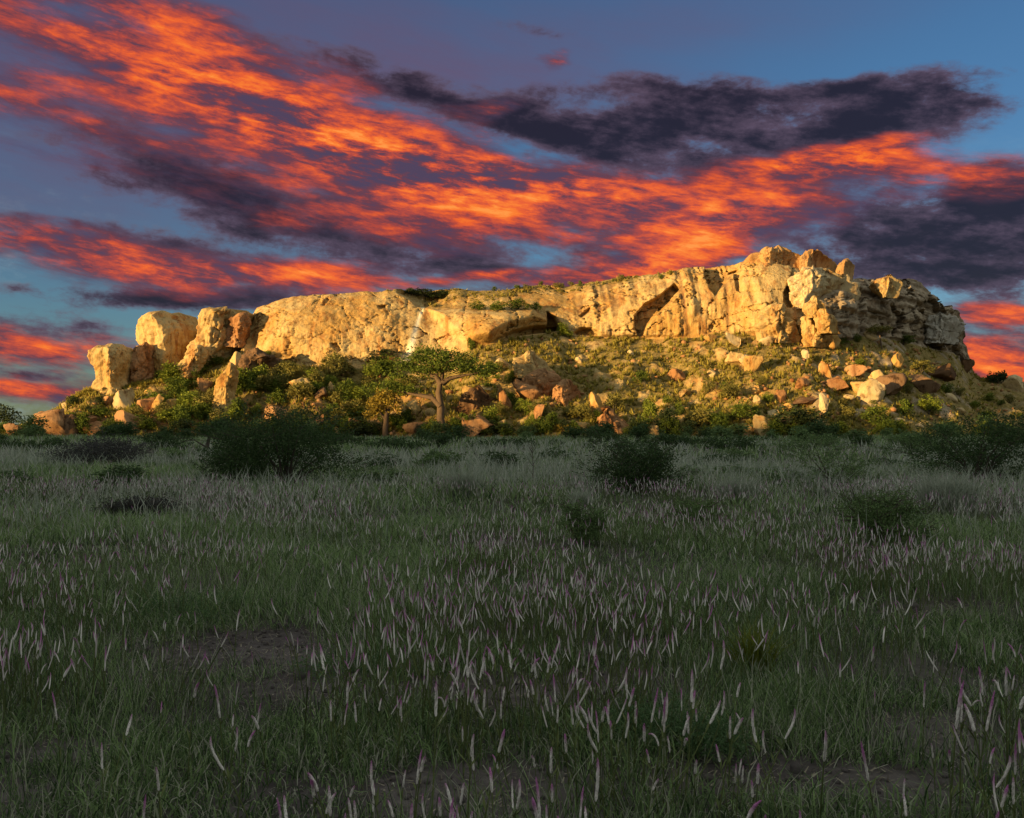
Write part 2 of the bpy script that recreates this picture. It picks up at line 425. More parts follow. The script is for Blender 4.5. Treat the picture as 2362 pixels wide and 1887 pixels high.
def make_ground():
    rad = np.concatenate([[0.05], np.geomspace(0.8, 60, 150), np.geomspace(66, 9000, 50)])
    th = np.linspace(0, 2 * np.pi, 241)[:-1]
    rr, tt = np.meshgrid(rad, th, indexing='ij')
    x = rr * np.sin(tt); y = rr * np.cos(tt)
    z = gz(x, y) * np.clip(1.2 - rr / 300, 0, 1)
    V = np.stack([x, y, z], -1).reshape(-1, 3); n = len(th)
    a = np.arange(len(rad) - 1)[:, None] * n + np.arange(n)[None]; b = np.arange(len(rad) - 1)[:, None] * n + (np.arange(n)[None] + 1) % n
    Fq = np.stack([a, a + n, b + n, b], -1).reshape(-1, 4)
    tag(obj('ground', mesh('ground', V, Fq, M_GROUND, smooth=True)), kind='structure')
make_ground()

def make_shade_ridge():
    xs = np.linspace(-1500, 700, 300); ys = np.linspace(-420, -130, 70)
    X, Yv = np.meshgrid(xs, ys, indexing='ij')
    u = (Yv + 230) / np.where(Yv > -230, 95, 180)
    prof = np.clip(1 - u * u, 0, 1) ** 1.1
    P = np.stack([X * 0.02, Yv * 0.02, 0 * X], -1).reshape(-1, 3)
    end = smooth01((X + 1500) / 260) * smooth01((700 - X) / 420)
    crest = RIDGE_H + 1.2 * fbm(np.stack([X * 0.03, 0 * X, 0 * X], -1).reshape(-1, 3), 3, 11).reshape(X.shape)
    Z = crest * prof * end + 0.8 * fbm(P * 4, 3, 12).reshape(X.shape) * prof - 0.6
    V = np.stack([X, Yv, Z], -1).reshape(-1, 3); n = len(ys)
    i, j = np.meshgrid(np.arange(len(xs) - 1), np.arange(n - 1), indexing='ij'); k = i * n + j
    Fq = np.stack([k, k + n, k + n + 1, k + 1], -1).reshape(-1, 4)
    tag(obj('shade_ridge', mesh('shade_ridge', V, Fq, M_RIDGE, smooth=True)), kind='structure')
RIDGE_H = (230 + 149) / math.cos(R(SUN_AZ)) * math.tan(R(SUN_EL)) + 1.1  # crest height set so its shadow covers the plain up to the hill foot
make_shade_ridge()

# ------------------------------------------------------------------ the hill: talus slope, cliff, plateau
RIM = [(-200, 1004), (0, 998), (60, 982), (85, 962), (130, 946), (165, 916), (200, 898), (235, 902), (310, 884), (400, 872), (470, 850), (520, 830), (548, 815), (558, 790), (566, 750), (578, 722), (591, 708),
       (620, 700), (650, 690), (680, 684), (750, 678), (830, 672), (905, 671), (915, 667), (1050, 666), (1110, 672), (1150, 672), (1190, 664),
       (1235, 660), (1300, 661), (1350, 655), (1400, 645), (1500, 635), (1550, 625), (1590, 615), (1630, 612), (1670, 606), (1705, 604), (1760, 606), (1800, 610), (1860, 622),
       (1930, 634), (1975, 641), (2060, 641), (2090, 646), (2115, 652), (2135, 672), (2160, 690), (2180, 705), (2200, 722), (2210, 742), (2216, 757),
       (2222, 785), (2230, 812), (2238, 840), (2246, 862), (2262, 872), (2320, 874), (2362, 880), (2450, 905), (2560, 960), (2700, 1000)]
FOOT = [(-200, 1006), (0, 1001), (60, 986), (130, 951), (200, 904), (260, 908), (310, 892), (400, 878), (470, 856), (520, 836), (560, 822), (640, 838), (700, 846), (765, 852), (829, 849), (927, 835), (957, 829),
        (1040, 822), (1090, 800), (1128, 794), (1200, 776), (1290, 764), (1330, 774), (1400, 780), (1500, 780), (1600, 779), (1670, 766), (1741, 773), (1812, 782), (1893, 792),
        (1953, 787), (1989, 775), (2042, 780), (2112, 794), (2148, 805), (2201, 815), (2240, 864), (2262, 880), (2320, 884), (2362, 892), (2450, 915), (2560, 968), (2700, 1003)]
YF = [(-200, 158), (0, 160), (200, 166), (400, 171), (560, 174), (620, 171), (760, 170), (900, 171.5), (1000, 173), (1090, 170), (1128, 170), (1200, 174), (1290, 180), (1400, 180), (1560, 179), (1700, 178),
      (1800, 177), (1880, 179), (1950, 184), (2050, 194), (2130, 206), (2200, 222), (2240, 232), (2262, 236), (2362, 240), (2700, 240)]
YB = [(-200, 150), (400, 147), (1200, 146), (1900, 147), (2200, 152), (2362, 158), (2700, 165)]
LEAN = [(-200, 3), (540, 4), (560, 6), (620, 9), (900, 11), (1000, 14), (1100, 18), (1250, 16), (1400, 11), (1560, 8), (1700, 7), (1900, 7), (2050, 7), (2200, 6), (2262, 4), (2700, 4)]
POW = [(-200, 1.2), (560, 2.6), (900, 2.2), (1000, 1.5), (1250, 1.5), (1400, 2.4), (1700, 2.6), (2200, 2.2), (2700, 1.5)]
def tab(t, x): t = np.array(t, float); return np.interp(x, t[:, 0], t[:, 1])

RECESS = [  # polygon in the photo, depth (m), edge softness (px)
    ([(1463, 730), (1486, 702), (1515, 687), (1555, 655), (1572, 665), (1550, 692), (1530, 712), (1508, 730), (1494, 748), (1482, 774), (1472, 780), (1464, 755)], 3.4, 5),
    ([(1336, 729), (1366, 704), (1360, 720), (1342, 732)], 1.3, 3),
    ([(1326, 766), (1340, 756), (1364, 756), (1380, 765), (1388, 777), (1326, 776)], 2.6, 4),
    ([(1626, 634), (1632, 606), (1706, 600), (1712, 621), (1688, 630), (1681, 648), (1653, 680), (1639, 666)], 3.6, 4),
    ([(1693, 621), (1712, 616), (1709, 676), (1700, 668)], 2.0, 3),
    ([(1806, 676), (1830, 618), (1830, 674), (1842, 694), (1828, 710), (1810, 708)], 2.4, 4),
    ([(870, 705), (888, 702), (890, 710), (874, 712)], 1.3, 2.5),
    ([(741, 703), (753, 686), (761, 690), (747, 706)], 0.9, 2.5),
    ([(918, 675), (930, 664), (1050, 662), (1026, 686), (980, 709), (960, 705), (946, 690)], 3.4, 8),
    ([(762, 792), (776, 790), (786, 806), (780, 812), (766, 800)], 0.9, 2.5),
    ([(1262, 720), (1280, 732), (1296, 760), (1288, 772), (1250, 776), (1262, 745)], 5.0, 6),
]
NCOL, NT, NC, NP, NBK = 1080, 120, 130, 14, 12
def make_hill():
    px = np.concatenate([np.linspace(-190, 2000, 800, endpoint=False), np.linspace(2000, 2690, NCOL - 800)])
    rim = tab(RIM, px); foot = np.maximum(tab(FOOT, px), rim + 2); yf = tab(YF, px); yb = tab(YB, px); lean = tab(LEAN, px); pw = tab(POW, px)
    ks = np.hanning(27); ks /= ks.sum()
    sm = lambda v: np.convolve(np.pad(v, 13, mode='edge'), ks, mode='valid')
    yf = sm(yf); lean = sm(lean); pw = sm(pw)
    jag = 1.6 * vnoise(np.stack([px / 9, 0 * px, 0 * px], 1), 5) + 2.0 * vnoise(np.stack([px / 31, 0 * px, 0 * px], 1), 6)
    rim = rim + np.where(px > 560, jag * 0.7, jag)
    yr = yf + lean
    zf = py2z(foot, yf); zr = py2z(rim, yr)
    zf = np.maximum(zf, 0.15); zr = np.maximum(zr, zf + 0.1)
    rows_Y, rows_Z, veg = [], [], []
    for s in np.linspace(0, 1, NT, endpoint=False):
        rows_Y.append(yb + (yf - yb) * s); rows_Z.append(-1.2 * (1 - s) ** 6 + zf * (0.18 * s * s + 0.82 * s)); veg.append(np.ones(NCOL))
    for s in np.linspace(0, 1, NC):
        rows_Y.append(yf + lean * s ** pw); rows_Z.append(zf + (zr - zf) * s); veg.append(np.zeros(NCOL))
    for s in np.linspace(0, 1, NP + 1)[1:]:
        rows_Y.append(yr + 55 * s * (zr / 30 + .2)); rows_Z.append(zr - 1.5 * s - 2.0 * s * s); veg.append(np.ones(NCOL) * 0.8)
    ye, ze = rows_Y[-1], rows_Z[-1]
    for s in np.linspace(0, 1, NBK + 1)[1:]:
        rows_Y.append(ye + 40 * s); rows_Z.append(ze * (1 - s) - 1.5 * s); veg.append(np.ones(NCOL))
    Y = np.array(rows_Y); Z = np.array(rows_Z); veg = np.array(veg); PX = np.broadcast_to(px, Y.shape)
    PY = HY - (Z - CAMH) / Y * F; X = px2x(PX, Y)
    cliff = np.zeros_like(Y); cliff[NT:NT + NC] = 1
    sv = np.zeros_like(Y); sv[NT:NT + NC] = np.linspace(0, 1, NC)[:, None]
    st = np.zeros_like(Y); st[:NT] = np.linspace(0, 1, NT, endpoint=False)[:, None]
    P = np.stack([X, Y * 0.8, Z], -1).reshape(-1, 3)
    edge = smooth01(sv / 0.05) * cliff                                        # features fade in at the foot
    has = np.clip((zr - zf) / 4 - 0.2, 0, 1)[None]
    right = smooth01((PX - 1780) / 160)
    dome = smooth01((PX - 560) / 20) * (1 - smooth01((PX - 930) / 80))
    flute_r = smooth01((PX - 1300) / 60) * (1 - smooth01((PX - 1700) / 120))
    mid = smooth01((PX - 940) / 60) * (1 - smooth01((PX - 1260) / 60))
    # broad forms
    broad = fbm(np.stack([X * 0.11, Z * 0.10, 0 * X + 3], -1).reshape(-1, 3), 3, 21, 0.5).reshape(Y.shape)
    fine = fbm(P * 0.55, 5, 22, 0.55).reshape(Y.shape)
    flute = fbm(np.stack([X * 0.75, Z * 0.07, Y * 0.02], -1).reshape(-1, 3), 4, 23, 0.55).reshape(Y.shape)
    cv, cb = cells(np.stack([X * 0.17 + 0.25 * fine, Z * 0.24 + 0.15 * fine, Y * 0.06], -1).reshape(-1, 3), 24)
    cv = cv.reshape(Y.shape); cb = cb.reshape(Y.shape)
    cv2, cb2 = cells(np.stack([X * 0.75, Z * 0.9, Y * 0.3], -1).reshape(-1, 3), 25); cv2 = cv2.reshape(Y.shape); cb2 = cb2.reshape(Y.shape)
    strata = vnoise(np.stack([0 * X + 1, Z * 1.1 + 0.02 * X, 0 * X], -1).reshape(-1, 3), 26).reshape(Y.shape)
    dY = 1.15 * broad + (0.16 + 0.22 * right) * fine
    dY = dY + flute * (0.12 * dome + 0.50 * flute_r + 0.25 * right + 0.1 * mid)
    dY = dY + right * (1.9 * cv + 0.8 * np.exp(-cb * 14) + 0.22 * cv2 + 0.7 * strata)
    dY = dY + (1 - right) * (0.10 * cv2 * smooth01((flute + .2)) + 0.22 * np.exp(-cb2 * 14) * smooth01(2 * cv) + 0.55 * cv * (0.15 * dome + 0.7 * flute_r + 0.2 * mid))
    dY = dY + dome * 5.0 * np.exp(-(PX - 560).clip(0) / 22.0)                  # the dome rounds off at its left edge
    jn = np.abs(vnoise(np.stack([X * 0.16 + Z * 0.10, Z * 0.34 - X * 0.05, 0 * X + 9], -1).reshape(-1, 3), 27).reshape(Y.shape) + 0.25 * fine)
    dY = dY + 1.1 * np.exp(-(jn / 0.030) ** 2) * (0.45 + 0.55 * smooth01(2 * cv2)) * (1 - 0.4 * dome)
    ju = np.abs(vnoise(np.stack([X * 0.42, Z * 0.09 + 3, 0 * X + 4], -1).reshape(-1, 3), 28).reshape(Y.shape) + 0.2 * fine)
    dY = dY + 0.9 * np.exp(-(ju / 0.032) ** 2) * smooth01(cv * 2 + .3) * (1 - 0.6 * dome)
    # the dome's right flank turns away toward the gully; the slab noses out over its overhang
    for poly, dep, soft in RECESS:
        sd = poly_sd(PX, PY, poly)
        dY = dY + dep * smooth01((sd + soft * 0.4) / soft)
    slab = poly_sd(PX, PY, [(985, 712), (1060, 706), (1150, 716), (1230, 712), (1262, 742), (1225, 752), (1180, 760), (1135, 788), (1090, 792), (1040, 770)])
    dY = dY - 3.2 * smooth01((slab + 6) / 26)
    under = poly_sd(PX, PY, [(1120, 797), (1180, 764), (1228, 754), (1285, 750), (1292, 772), (1230, 784), (1170, 796)])
    dY = dY + smooth01((under + 3) / 6) * np.interp(PX, [1120, 1180, 1290], [0.8, 2.8, 5.5])
    Y2 = Y + dY * edge * has
    # lean-preserving: X follows the ray only weakly, so the relief stays solid from the side
    X2 = X.copy(); Z2 = Z.copy()
    # talus: humps, ledges
    tb = fbm(P * 0.09, 3, 31).reshape(Y.shape); tf = fbm(P * 0.45, 4, 32, 0.55).reshape(Y.shape)
    tv, tbd = cells(P * np.array([0.45, 0.55, 0.45]), 33); tv = tv.reshape(Y.shape)
    tw = np.zeros_like(Y); tw[:NT] = (np.sin(np.pi * np.clip(st[:NT], 0, 1)) ** 0.6) * np.clip(zf / 6, 0, 1)[None]
    gul = fbm(np.stack([X * 0.15 + 0.03 * Y, Y * 0.035, 0 * X], -1).reshape(-1, 3), 3, 34).reshape(Y.shape)
    Z2 = Z2 + tw * (0.8 * tb + 1.15 * gul + 0.55 * tf + 0.35 * tv)
    top = np.zeros_like(Y); top[NT + NC:NT + NC + NP] = 1
    Z2 = Z2 - top * (0.4 + 0.4 * tf)
    # surface kinds
    vegm = veg.copy()
    slope_top = cliff * smooth01((sv - np.interp(PX, [560, 930, 1000, 1250, 1400, 1560, 1600], [0.97, 0.9, 0.62, 0.72, 0.80, 0.86, 1.2])) / 0.14) * (PX > 560) * (PX < 1590)
    vegm = np.maximum(vegm, 0.85 * slope_top * smooth01(0.8 + tf))
    vegm = vegm * (1 - 0.8 * smooth01((tv - 0.66) / 0.15) * (veg > 0.9) * (Z > 0.5))
    vegm = np.maximum(vegm, (1 - has) * 0.8)
    grey = np.clip(right * smooth01((PX - 1790) / 90) + 0 * Y, 0, 1) * (0.95)
    s1 = np.interp(PY, [712, 736, 765, 788, 823, 850], [974, 965, 956, 951, 941, 930]); wS = np.interp(PY, [712, 760, 823, 850], [3, 5, 11, 14])
    stain = np.exp(-((PX - s1) / wS) ** 2) * cliff * (PY > 705)
    ds = smooth01((flute - 0.25) / 0.35) * flute_r * cliff * 0.7 + smooth01((fine - 0.5) / 0.4) * cliff * 0.3
    red = smooth01((1250 - PX) / 400) * (st > 0) * (st < 0.5)
    V = np.stack([X2, Y2, Z2], -1); nr = len(rows_Y)
    i, j = np.meshgrid(np.arange(nr - 1), np.arange(NCOL - 1), indexing='ij'); k = i * NCOL + j
    Fq = np.stack([k, k + 1, k + NCOL + 1, k + NCOL], -1).reshape(-1, 4)
    o = obj('hill', mesh('hill', V.reshape(-1, 3), Fq, M_HILL, {'veg': vegm.ravel(), 'grey': grey.ravel(), 'stain': stain.ravel(), 'darkstain': ds.ravel(), 'red': red.ravel()}, smooth=True))
    tag(o, kind='structure')
    PYf = HY - (Z2 - CAMH) / Y2 * F; PXf = CX + X2 / Y2 * F
    return dict(px=px, V=V, PY=PYf, vegm=vegm)
HILL = make_hill()

def surf(px, py):
    """point of the slope that shows at photo pixel (px, py)"""
    c = int(np.argmin(np.abs(HILL['px'] - px))); col = HILL['PY'][:NT + NC, c]; V = HILL['V'][:NT + NC, c]
    k = np.argmax(col <= py) if (col <= py).any() else len(col) - 1
    k = max(k, 1); t = (col[k - 1] - py) / (col[k - 1] - col[k] + 1e-9); t = min(max(t, 0), 1)
    return V[k - 1] * (1 - t) + V[k] * t

# ------------------------------------------------------------------ rocks
_ico = {}
def ico(sub):
    if sub not in _ico:
        bm = bmesh.new(); bmesh.ops.create_icosphere(bm, subdivisions=sub, radius=1.0)
        _ico[sub] = (np.array([v.co[:] for v in bm.verts]), np.array([[v.index for v in f.verts] for f in bm.faces])); bm.free()
    V, Fc = _ico[sub]; return V.copy(), Fc

def rot_y(V, a): c, s = math.cos(a), math.sin(a); return V @ np.array([[c, 0, -s], [0, 1, 0], [s, 0, c]])
def rot_z(V, a): c, s = math.cos(a), math.sin(a); return V @ np.array([[c, s, 0], [-s, c, 0], [0, 0, 1]])

def boulder_geo(seed, w, d, h, sub=4, planes=16, lean=0.0, rough=1.0, turn=None):
    r = np.random.default_rng(seed); V, Fc = ico(sub)
    for _ in range(planes):
        n = r.normal(size=3); n /= np.linalg.norm(n); dd = r.uniform(0.34, 0.74)
        q = V @ n; m = q > dd; V[m] -= np.outer(q[m] - dd, n)
    V = rot_z(V, r.uniform(0, 6.3) if turn is None else turn)
    lo, hi = V.min(0), V.max(0); V = (V - (lo + hi) / 2) / (hi - lo) * np.array([w, d, h])
    V = rot_y(V, lean)
    s = min(w, d, h); nrm = V / (np.linalg.norm(V, axis=1, keepdims=True) + 1e-6)
    V = V + nrm * (rough * s * (0.045 * fbm(V * 4.2 / s + seed, 5, seed, 0.62) - 0.05 * np.clip(0.25 - np.abs(vnoise(V * 3.0 / s + 5, seed + 3)), 0, 1) * 4 * (vnoise(V * 1.2 / s, seed + 4) > 0)))[:, None]
    V[:, 2] += -V[:, 2].min() - 0.14 * h
    return V, Fc

def boulder(px, pb, wpx, hpx, label, kind='gold', seed=0, lean=0.0, group=None, dfac=0.8, sub=None, planes=14, fwd=0.0, name='boulder', cat='boulder'):
    p = surf(px, pb); Y = p[1] - fwd
    m = 1.12 * Y / F; w, h = wpx * m, hpx * m
    sub = sub or (4 if max(wpx, hpx) > 30 else 3)
    V, Fc = boulder_geo(seed + 100, w, dfac * max(w, 0.6 * h), h * 1.14, sub, planes, lean)
    o = obj(name, mesh(name, V, Fc, M_ROCK[kind], smooth=False), loc=(px2x(px, Y), Y + dfac * w * 0.25, p[2]))
    tag(o, label, cat, group); return o

def loft_geo(rows, Yf_, kl=0.5, kr=1.3, back=1.0, seed=0, amp=0.35, M=84, NR=72, curve=0.0, blocky=0.5):
    rows = np.array(sorted(rows, key=lambda q: -q[0]), float)
    py = np.linspace(rows[0, 0], rows[-1, 0], NR)
    xl, xe, xr = (np.interp(-py, -rows[:, 0], rows[:, i]) for i in (1, 2, 3))
    out = []
    for k in range(NR):
        m = Yf_ / F; a, e, b = (v * m for v in ((xl[k] - CX), (xe[k] - CX), (xr[k] - CX)))
        yl = Yf_ + (e - a) * kl; yr = Yf_ + (b - e) * kr; w = (b - a)
        yb = max(yl, yr) + back * w * 0.5
        a *= yl / Yf_; b *= yr / Yf_
        poly = np.array([(a, yl), (a + (e - a) * 0.55, Yf_ + (e - a) * kl * 0.45), (e, Yf_), (e + (b - e) * 0.5, Yf_ + (b - e) * kr * 0.55), (b, yr), (b - 0.12 * w, yb), (a + 0.15 * w, yb)])
        seg = np.linalg.norm(np.roll(poly, -1, 0) - poly, axis=1); cum = np.concatenate([[0], np.cumsum(seg)])
        # fixed share of points per side keeps the corners in line from row to row
        share = [16, 14, 16, 16, 10, 8, 8]; pts = []
        for s_, n_ in enumerate(share):
            t = np.arange(n_)[:, None] / n_; pts.append(poly[s_] * (1 - t) + poly[(s_ + 1) % 7] * t)
        pts = np.concatenate(pts); z = py2z(py[k], Yf_)
        for _ in range(4): pts = 0.25 * np.roll(pts, 1, 0) + 0.5 * pts + 0.25 * np.roll(pts, -1, 0)
        tt_ = max(0.0, (k / (NR - 1) - 0.86) / 0.14); pts = pts.mean(0) + (pts - pts.mean(0)) * (1 - 0.16 * tt_ ** 2.2)
        out.append(np.column_stack([pts, np.full(len(pts), z)]))
    cen = out[-1].mean(0)
    for f, dz in ((0.80, 0.25), (0.45, 0.45), (0.04, 0.5)):
        q = cen + (out[-1 if f == .8 else NR - 1] - cen) * f; q[:, 2] = out[NR - 1][:, 2] + dz; out.append(q)
    V = np.array(out); nr, n = V.shape[:2]
    ctr = V.mean(1, keepdims=True); rad = V - ctr; rad[..., 2] = 0
    rad /= (np.linalg.norm(rad, axis=-1, keepdims=True) + 1e-6)
    P = V.reshape(-1, 3)
    cv, cb = cells(P * np.array([0.45, 0.45, 0.38]) + seed, seed)
    nz = amp * (1.35 * fbm(P * 0.30 + seed, 3, seed) + 0.5 * fbm(P * 1.2, 4, seed + 1, 0.6)) + blocky * (0.45 * cv - 0.6 * np.exp(-cb * 10)) + 0.5 * amp * fbm(P * np.array([1.3, 1.3, 0.15]), 3, seed + 2) + 0.09 * fbm(P * 2.4, 3, seed + 7, 0.6)
    V = V + rad * nz.reshape(nr, n, 1)
    V[..., 2] += ((0.3 + 1.3 * (np.arange(nr) / nr)[:, None] ** 6) * amp * fbm(P * 0.8, 3, seed + 4).reshape(nr, n))
    i, j = np.meshgrid(np.arange(nr - 1), np.arange(n), indexing='ij'); a = i * n + j; b = i * n + (j + 1) % n
    return V.reshape(-1, 3), np.stack([a, b, b + n, a + n], -1).reshape(-1, 4)

def loft(name, rows, Y, label, kind='gold', cat='rock', **kw):
    V, Fc = loft_geo(rows, Y, **kw)
    base = np.array([V[:, 0].mean(), V[:, 1].mean(), V[:, 2].min()])
    o = obj(name, mesh(name, V - base, Fc, M_ROCK[kind], smooth=True), loc=base)
    return tag(o, label, cat)

# towers at the left end
loft('rock_tower', [(915, 208, 258, 296), (898, 214, 262, 298), (872, 221, 254, 298), (842, 212, 254, 302), (815, 203, 254, 308), (803, 201, 250, 308), (797, 208, 248, 306)], 166,
     'leftmost goblet-shaped rock tower, bright left face and dark right side', 'gold', 'rock tower', seed=1, kl=0.35, kr=1.6, amp=0.30, blocky=0.08)
loft('rock_tower', [(888, 372, 384, 398), (865, 364, 384, 404), (845, 352, 381, 424), (822, 338, 377, 436), (800, 320, 376, 446), (780, 306, 376, 454), (755, 303, 375, 460), (740, 308, 364, 460), (727, 318, 350, 460), (718, 334, 350, 458)], 174,
     'tall anvil-shaped rock tower narrowing to its foot, second from the left', 'gold', 'rock tower', seed=2, kl=0.40, kr=1.35, amp=0.28, blocky=0.25)
loft('rock_pillar', [(892, 300, 312, 362), (840, 300, 316, 366), (805, 303, 316, 362), (797, 310, 318, 356)], 171.5,
     'shaded squat pillar wedged between the two left rock towers', 'rust', 'rock', seed=3, kl=0.4, kr=1.1, amp=0.3)
loft('rock_buttress', [(878, 398, 440, 540), (850, 402, 452, 548), (820, 424, 470, 556), (790, 438, 482, 562), (760, 452, 488, 566), (738, 450, 488, 572), (722, 446, 490, 588), (713, 452, 505, 592)], 171,
     'broken buttress with slanting lit slabs between the anvil tower and the smooth dome', 'gold', 'rock buttress', seed=4, kl=0.5, kr=1.05, amp=0.40, blocky=0.9)
loft('rock_slab', [(872, 400, 424, 452), (850, 402, 432, 462), (825, 416, 446, 474), (806, 432, 456, 478)], 168.5,
     'pale rounded slab leaning on the foot of the broken buttress', 'gold', 'rock slab', seed=5, kl=0.4, kr=1.2, amp=0.35, blocky=0.4)
loft('rock_block', [(800, 520, 540, 566), (770, 512, 548, 572), (745, 520, 552, 578), (728, 536, 556, 574)], 172.5,
     'shaded angular block in the cleft at the left edge of the smooth dome', 'rust', 'rock', seed=35, kl=0.4, kr=1.1, amp=0.4, blocky=0.6)
# cap rocks on the summit
loft('cap_rock', [(652, 1700, 1770, 1880), (630, 1704, 1772, 1880), (610, 1706, 1770, 1876), (596, 1714, 1768, 1868), (584, 1728, 1772, 1854), (575, 1746, 1778, 1836)], 182,
     'largest rounded cap rock crowning the summit, amber and cracked', 'amber', 'cap rock', seed=6, kl=0.5, kr=0.75, amp=0.45, blocky=0.75)
loft('cap_rock', [(632, 1846, 1866, 1950), (612, 1844, 1864, 1942), (596, 1846, 1864, 1928), (584, 1852, 1868, 1910), (577, 1862, 1874, 1898)], 185,
     'brown cap rock slab right of the amber summit dome', 'amber', 'cap rock', seed=7, kl=0.3, kr=1.0, amp=0.35, blocky=0.4)
loft('summit_boulder', [(645, 1938, 1948, 1968), (625, 1934, 1946, 1973), (610, 1936, 1948, 1972), (601, 1943, 1950, 1963)], 185,
     'rounded brown boulder standing at the right end of the summit caps', 'amber', 'boulder', seed=8, kl=0.4, kr=1.0, amp=0.2, blocky=0.1)
# blocks set in the right-hand cliff
loft('cliff_block', [(712, 1836, 1850, 1980), (690, 1828, 1858, 1985), (665, 1822, 1868, 1985), (640, 1818, 1874, 1978), (626, 1826, 1872, 1962), (620, 1838, 1866, 1930)], 177.5,
     'big pale block high on the right cliff, sunlit left face and grey shaded side', 'pale', 'rock', seed=9, kl=0.3, kr=0.85, amp=0.55, blocky=0.6)
loft('cliff_block', [(734, 1862, 1880, 1902), (715, 1854, 1884, 1906), (700, 1856, 1888, 1904), (690, 1868, 1886, 1898)], 174.5,
     'rounded pale boulder jammed under the big pale cliff block', 'gold', 'boulder', seed=10, kl=0.3, kr=1.0, amp=0.35, blocky=0.4)
loft('cliff_block', [(768, 1890, 1918, 1940), (745, 1884, 1914, 1934), (728, 1876, 1908, 1926), (720, 1884, 1902, 1916)], 174,
     'cracked pale boulder lowest of the three below the big pale cliff block', 'gold', 'boulder', seed=11, kl=0.4, kr=1.0, amp=0.4, blocky=0.6)
loft('cliff_block', [(790, 1748, 1800, 1846), (765, 1744, 1806, 1850), (740, 1738, 1800, 1840), (720, 1750, 1800, 1826), (705, 1770, 1798, 1812)], 174,
     'pale fractured wedge of rock at the foot of the cliff below the amber cap', 'gold', 'rock', seed=12, kl=0.25, kr=1.1, amp=0.6, blocky=0.9)
loft('cliff_block', [(800, 1850, 1880, 1932), (775, 1848, 1884, 1936), (752, 1836, 1876, 1926), (738, 1830, 1866, 1900)], 176,
     'greyish slanting block at the cliff foot beneath the jammed boulders', 'gold', 'rock', seed=13, kl=0.35, kr=0.9, amp=0.4, blocky=0.5)
loft('cliff_block', [(684, 2036, 2042, 2066), (664, 2024, 2048, 2080), (650, 2014, 2052, 2088), (642, 2020, 2052, 2082)], 188,
     'sunlit pale wedge at the right rim of the shaded cliff', 'gold', 'rock', seed=14, kl=0.3, kr=1.0, amp=0.4, blocky=0.4)
loft('rock_ledge', [(790, 2130, 2165, 2214), (765, 2140, 2172, 2218), (745, 2130, 2176, 2222), (728, 2136, 2170, 2208)], 208,
     'jutting dark ledge on the right end of the shaded cliff', 'grey', 'rock', seed=15, kl=0.5, kr=0.9, amp=0.6, blocky=0.9)
# pile in the middle of the slope
loft('boulder', [(930, 1196, 1240, 1290), (905, 1198, 1252, 1296), (880, 1200, 1262, 1296), (862, 1206, 1268, 1290)], 157.5,
     'brown overhung boulder at the bottom of the central rock pile', 'rust', 'boulder', seed=16, kl=-0.1, kr=0.9, amp=0.35, blocky=0.4)
loft('boulder', [(872, 1190, 1236, 1288), (850, 1182, 1232, 1282), (832, 1184, 1226, 1262), (818, 1196, 1224, 1244)], 158.5,
     'pale topped boulder crowning the central rock pile', 'gold', 'boulder', seed=17, kl=0.2, kr=1.0, amp=0.35, blocky=0.4)
loft('boulder', [(948, 1290, 1306, 1340), (925, 1270, 1300, 1346), (900, 1272, 1296, 1342), (884, 1284, 1300, 1326)], 156,
     'leaning brown boulder on the right of the central rock pile', 'rust', 'boulder', seed=18, kl=0.3, kr=1.0, amp=0.3, blocky=0.3)
loft('boulder', [(985, 1050, 1100, 1158), (955, 1048, 1102, 1160), (925, 1056, 1100, 1150), (905, 1072, 1098, 1124)], 153.5,
     'broad dark brown boulder right of the spreading tree trunk', 'dark', 'boulder', seed=19, kl=0.1, kr=0.9, amp=0.4, blocky=0.4)
loft('boulder', [(1012, 1384, 1424, 1470), (990, 1374, 1420, 1464), (965, 1374, 1404, 1446), (948, 1380, 1394, 1418)], 149,
     'striped orange slab with dark clefts at the foot of the slope', 'rust', 'boulder', seed=20, kl=0.2, kr=1.1, amp=0.4, blocky=0.9)
loft('boulder', [(972, 492, 520, 540), (945, 488, 522, 542), (910, 490, 520, 540), (880, 500, 524, 546), (855, 516, 530, 548), (845, 524, 532, 544)], 155,
     'tall bright orange upright slab on the left of the slope', 'gold', 'boulder', seed=21, kl=0.15, kr=1.2, amp=0.22, blocky=0.25)
loft('boulder', [(878, 548, 560, 690), (850, 550, 572, 676), (828, 556, 580, 650), (812, 572, 590, 612)], 165,
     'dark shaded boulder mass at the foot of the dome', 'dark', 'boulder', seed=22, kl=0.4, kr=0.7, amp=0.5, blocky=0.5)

BIG = [(1100, 1006, 70, 46, 'low wide red-brown slab in front of the broad brown boulder', 'rust', 0.2), (1215, 928, 66, 40, 'red block wedged under the left side of the central pile', 'rust', 0.3),
 (640, 985, 64, 44, 'red-brown slab half hidden by the biggest bush', 'rust', 0.3), (340, 952, 50, 34, 'rust-coloured block below the round golden boulder', 'rust', 0.2),
 (470, 905, 34, 30, 'brown block just left of the orange upright slab', 'rust', 0.1), (690, 905, 46, 32, 'golden block in the left thicket below the dome', 'gold', 0.2),
 (225, 1008, 60, 34, 'red slab lying before the squarish reddish boulder', 'rust', 0.35), (30, 1010, 60, 30, 'red rubble block at the very left end', 'rust', 0.2),
 (1560, 880, 40, 26, 'brown block at the upper rim of the long slope shadow', 'rust', 0.2), (1695, 845, 44, 30, 'golden block left of the orange cube-like boulder', 'gold', 0.15),
 (1930, 900, 44, 30, 'brown slab left of the smaller golden boulder on the right', 'rust', -0.3), (2170, 880, 70, 40, 'large shaded block right of the cone-shaped pinnacle', 'dark', 0.1)]
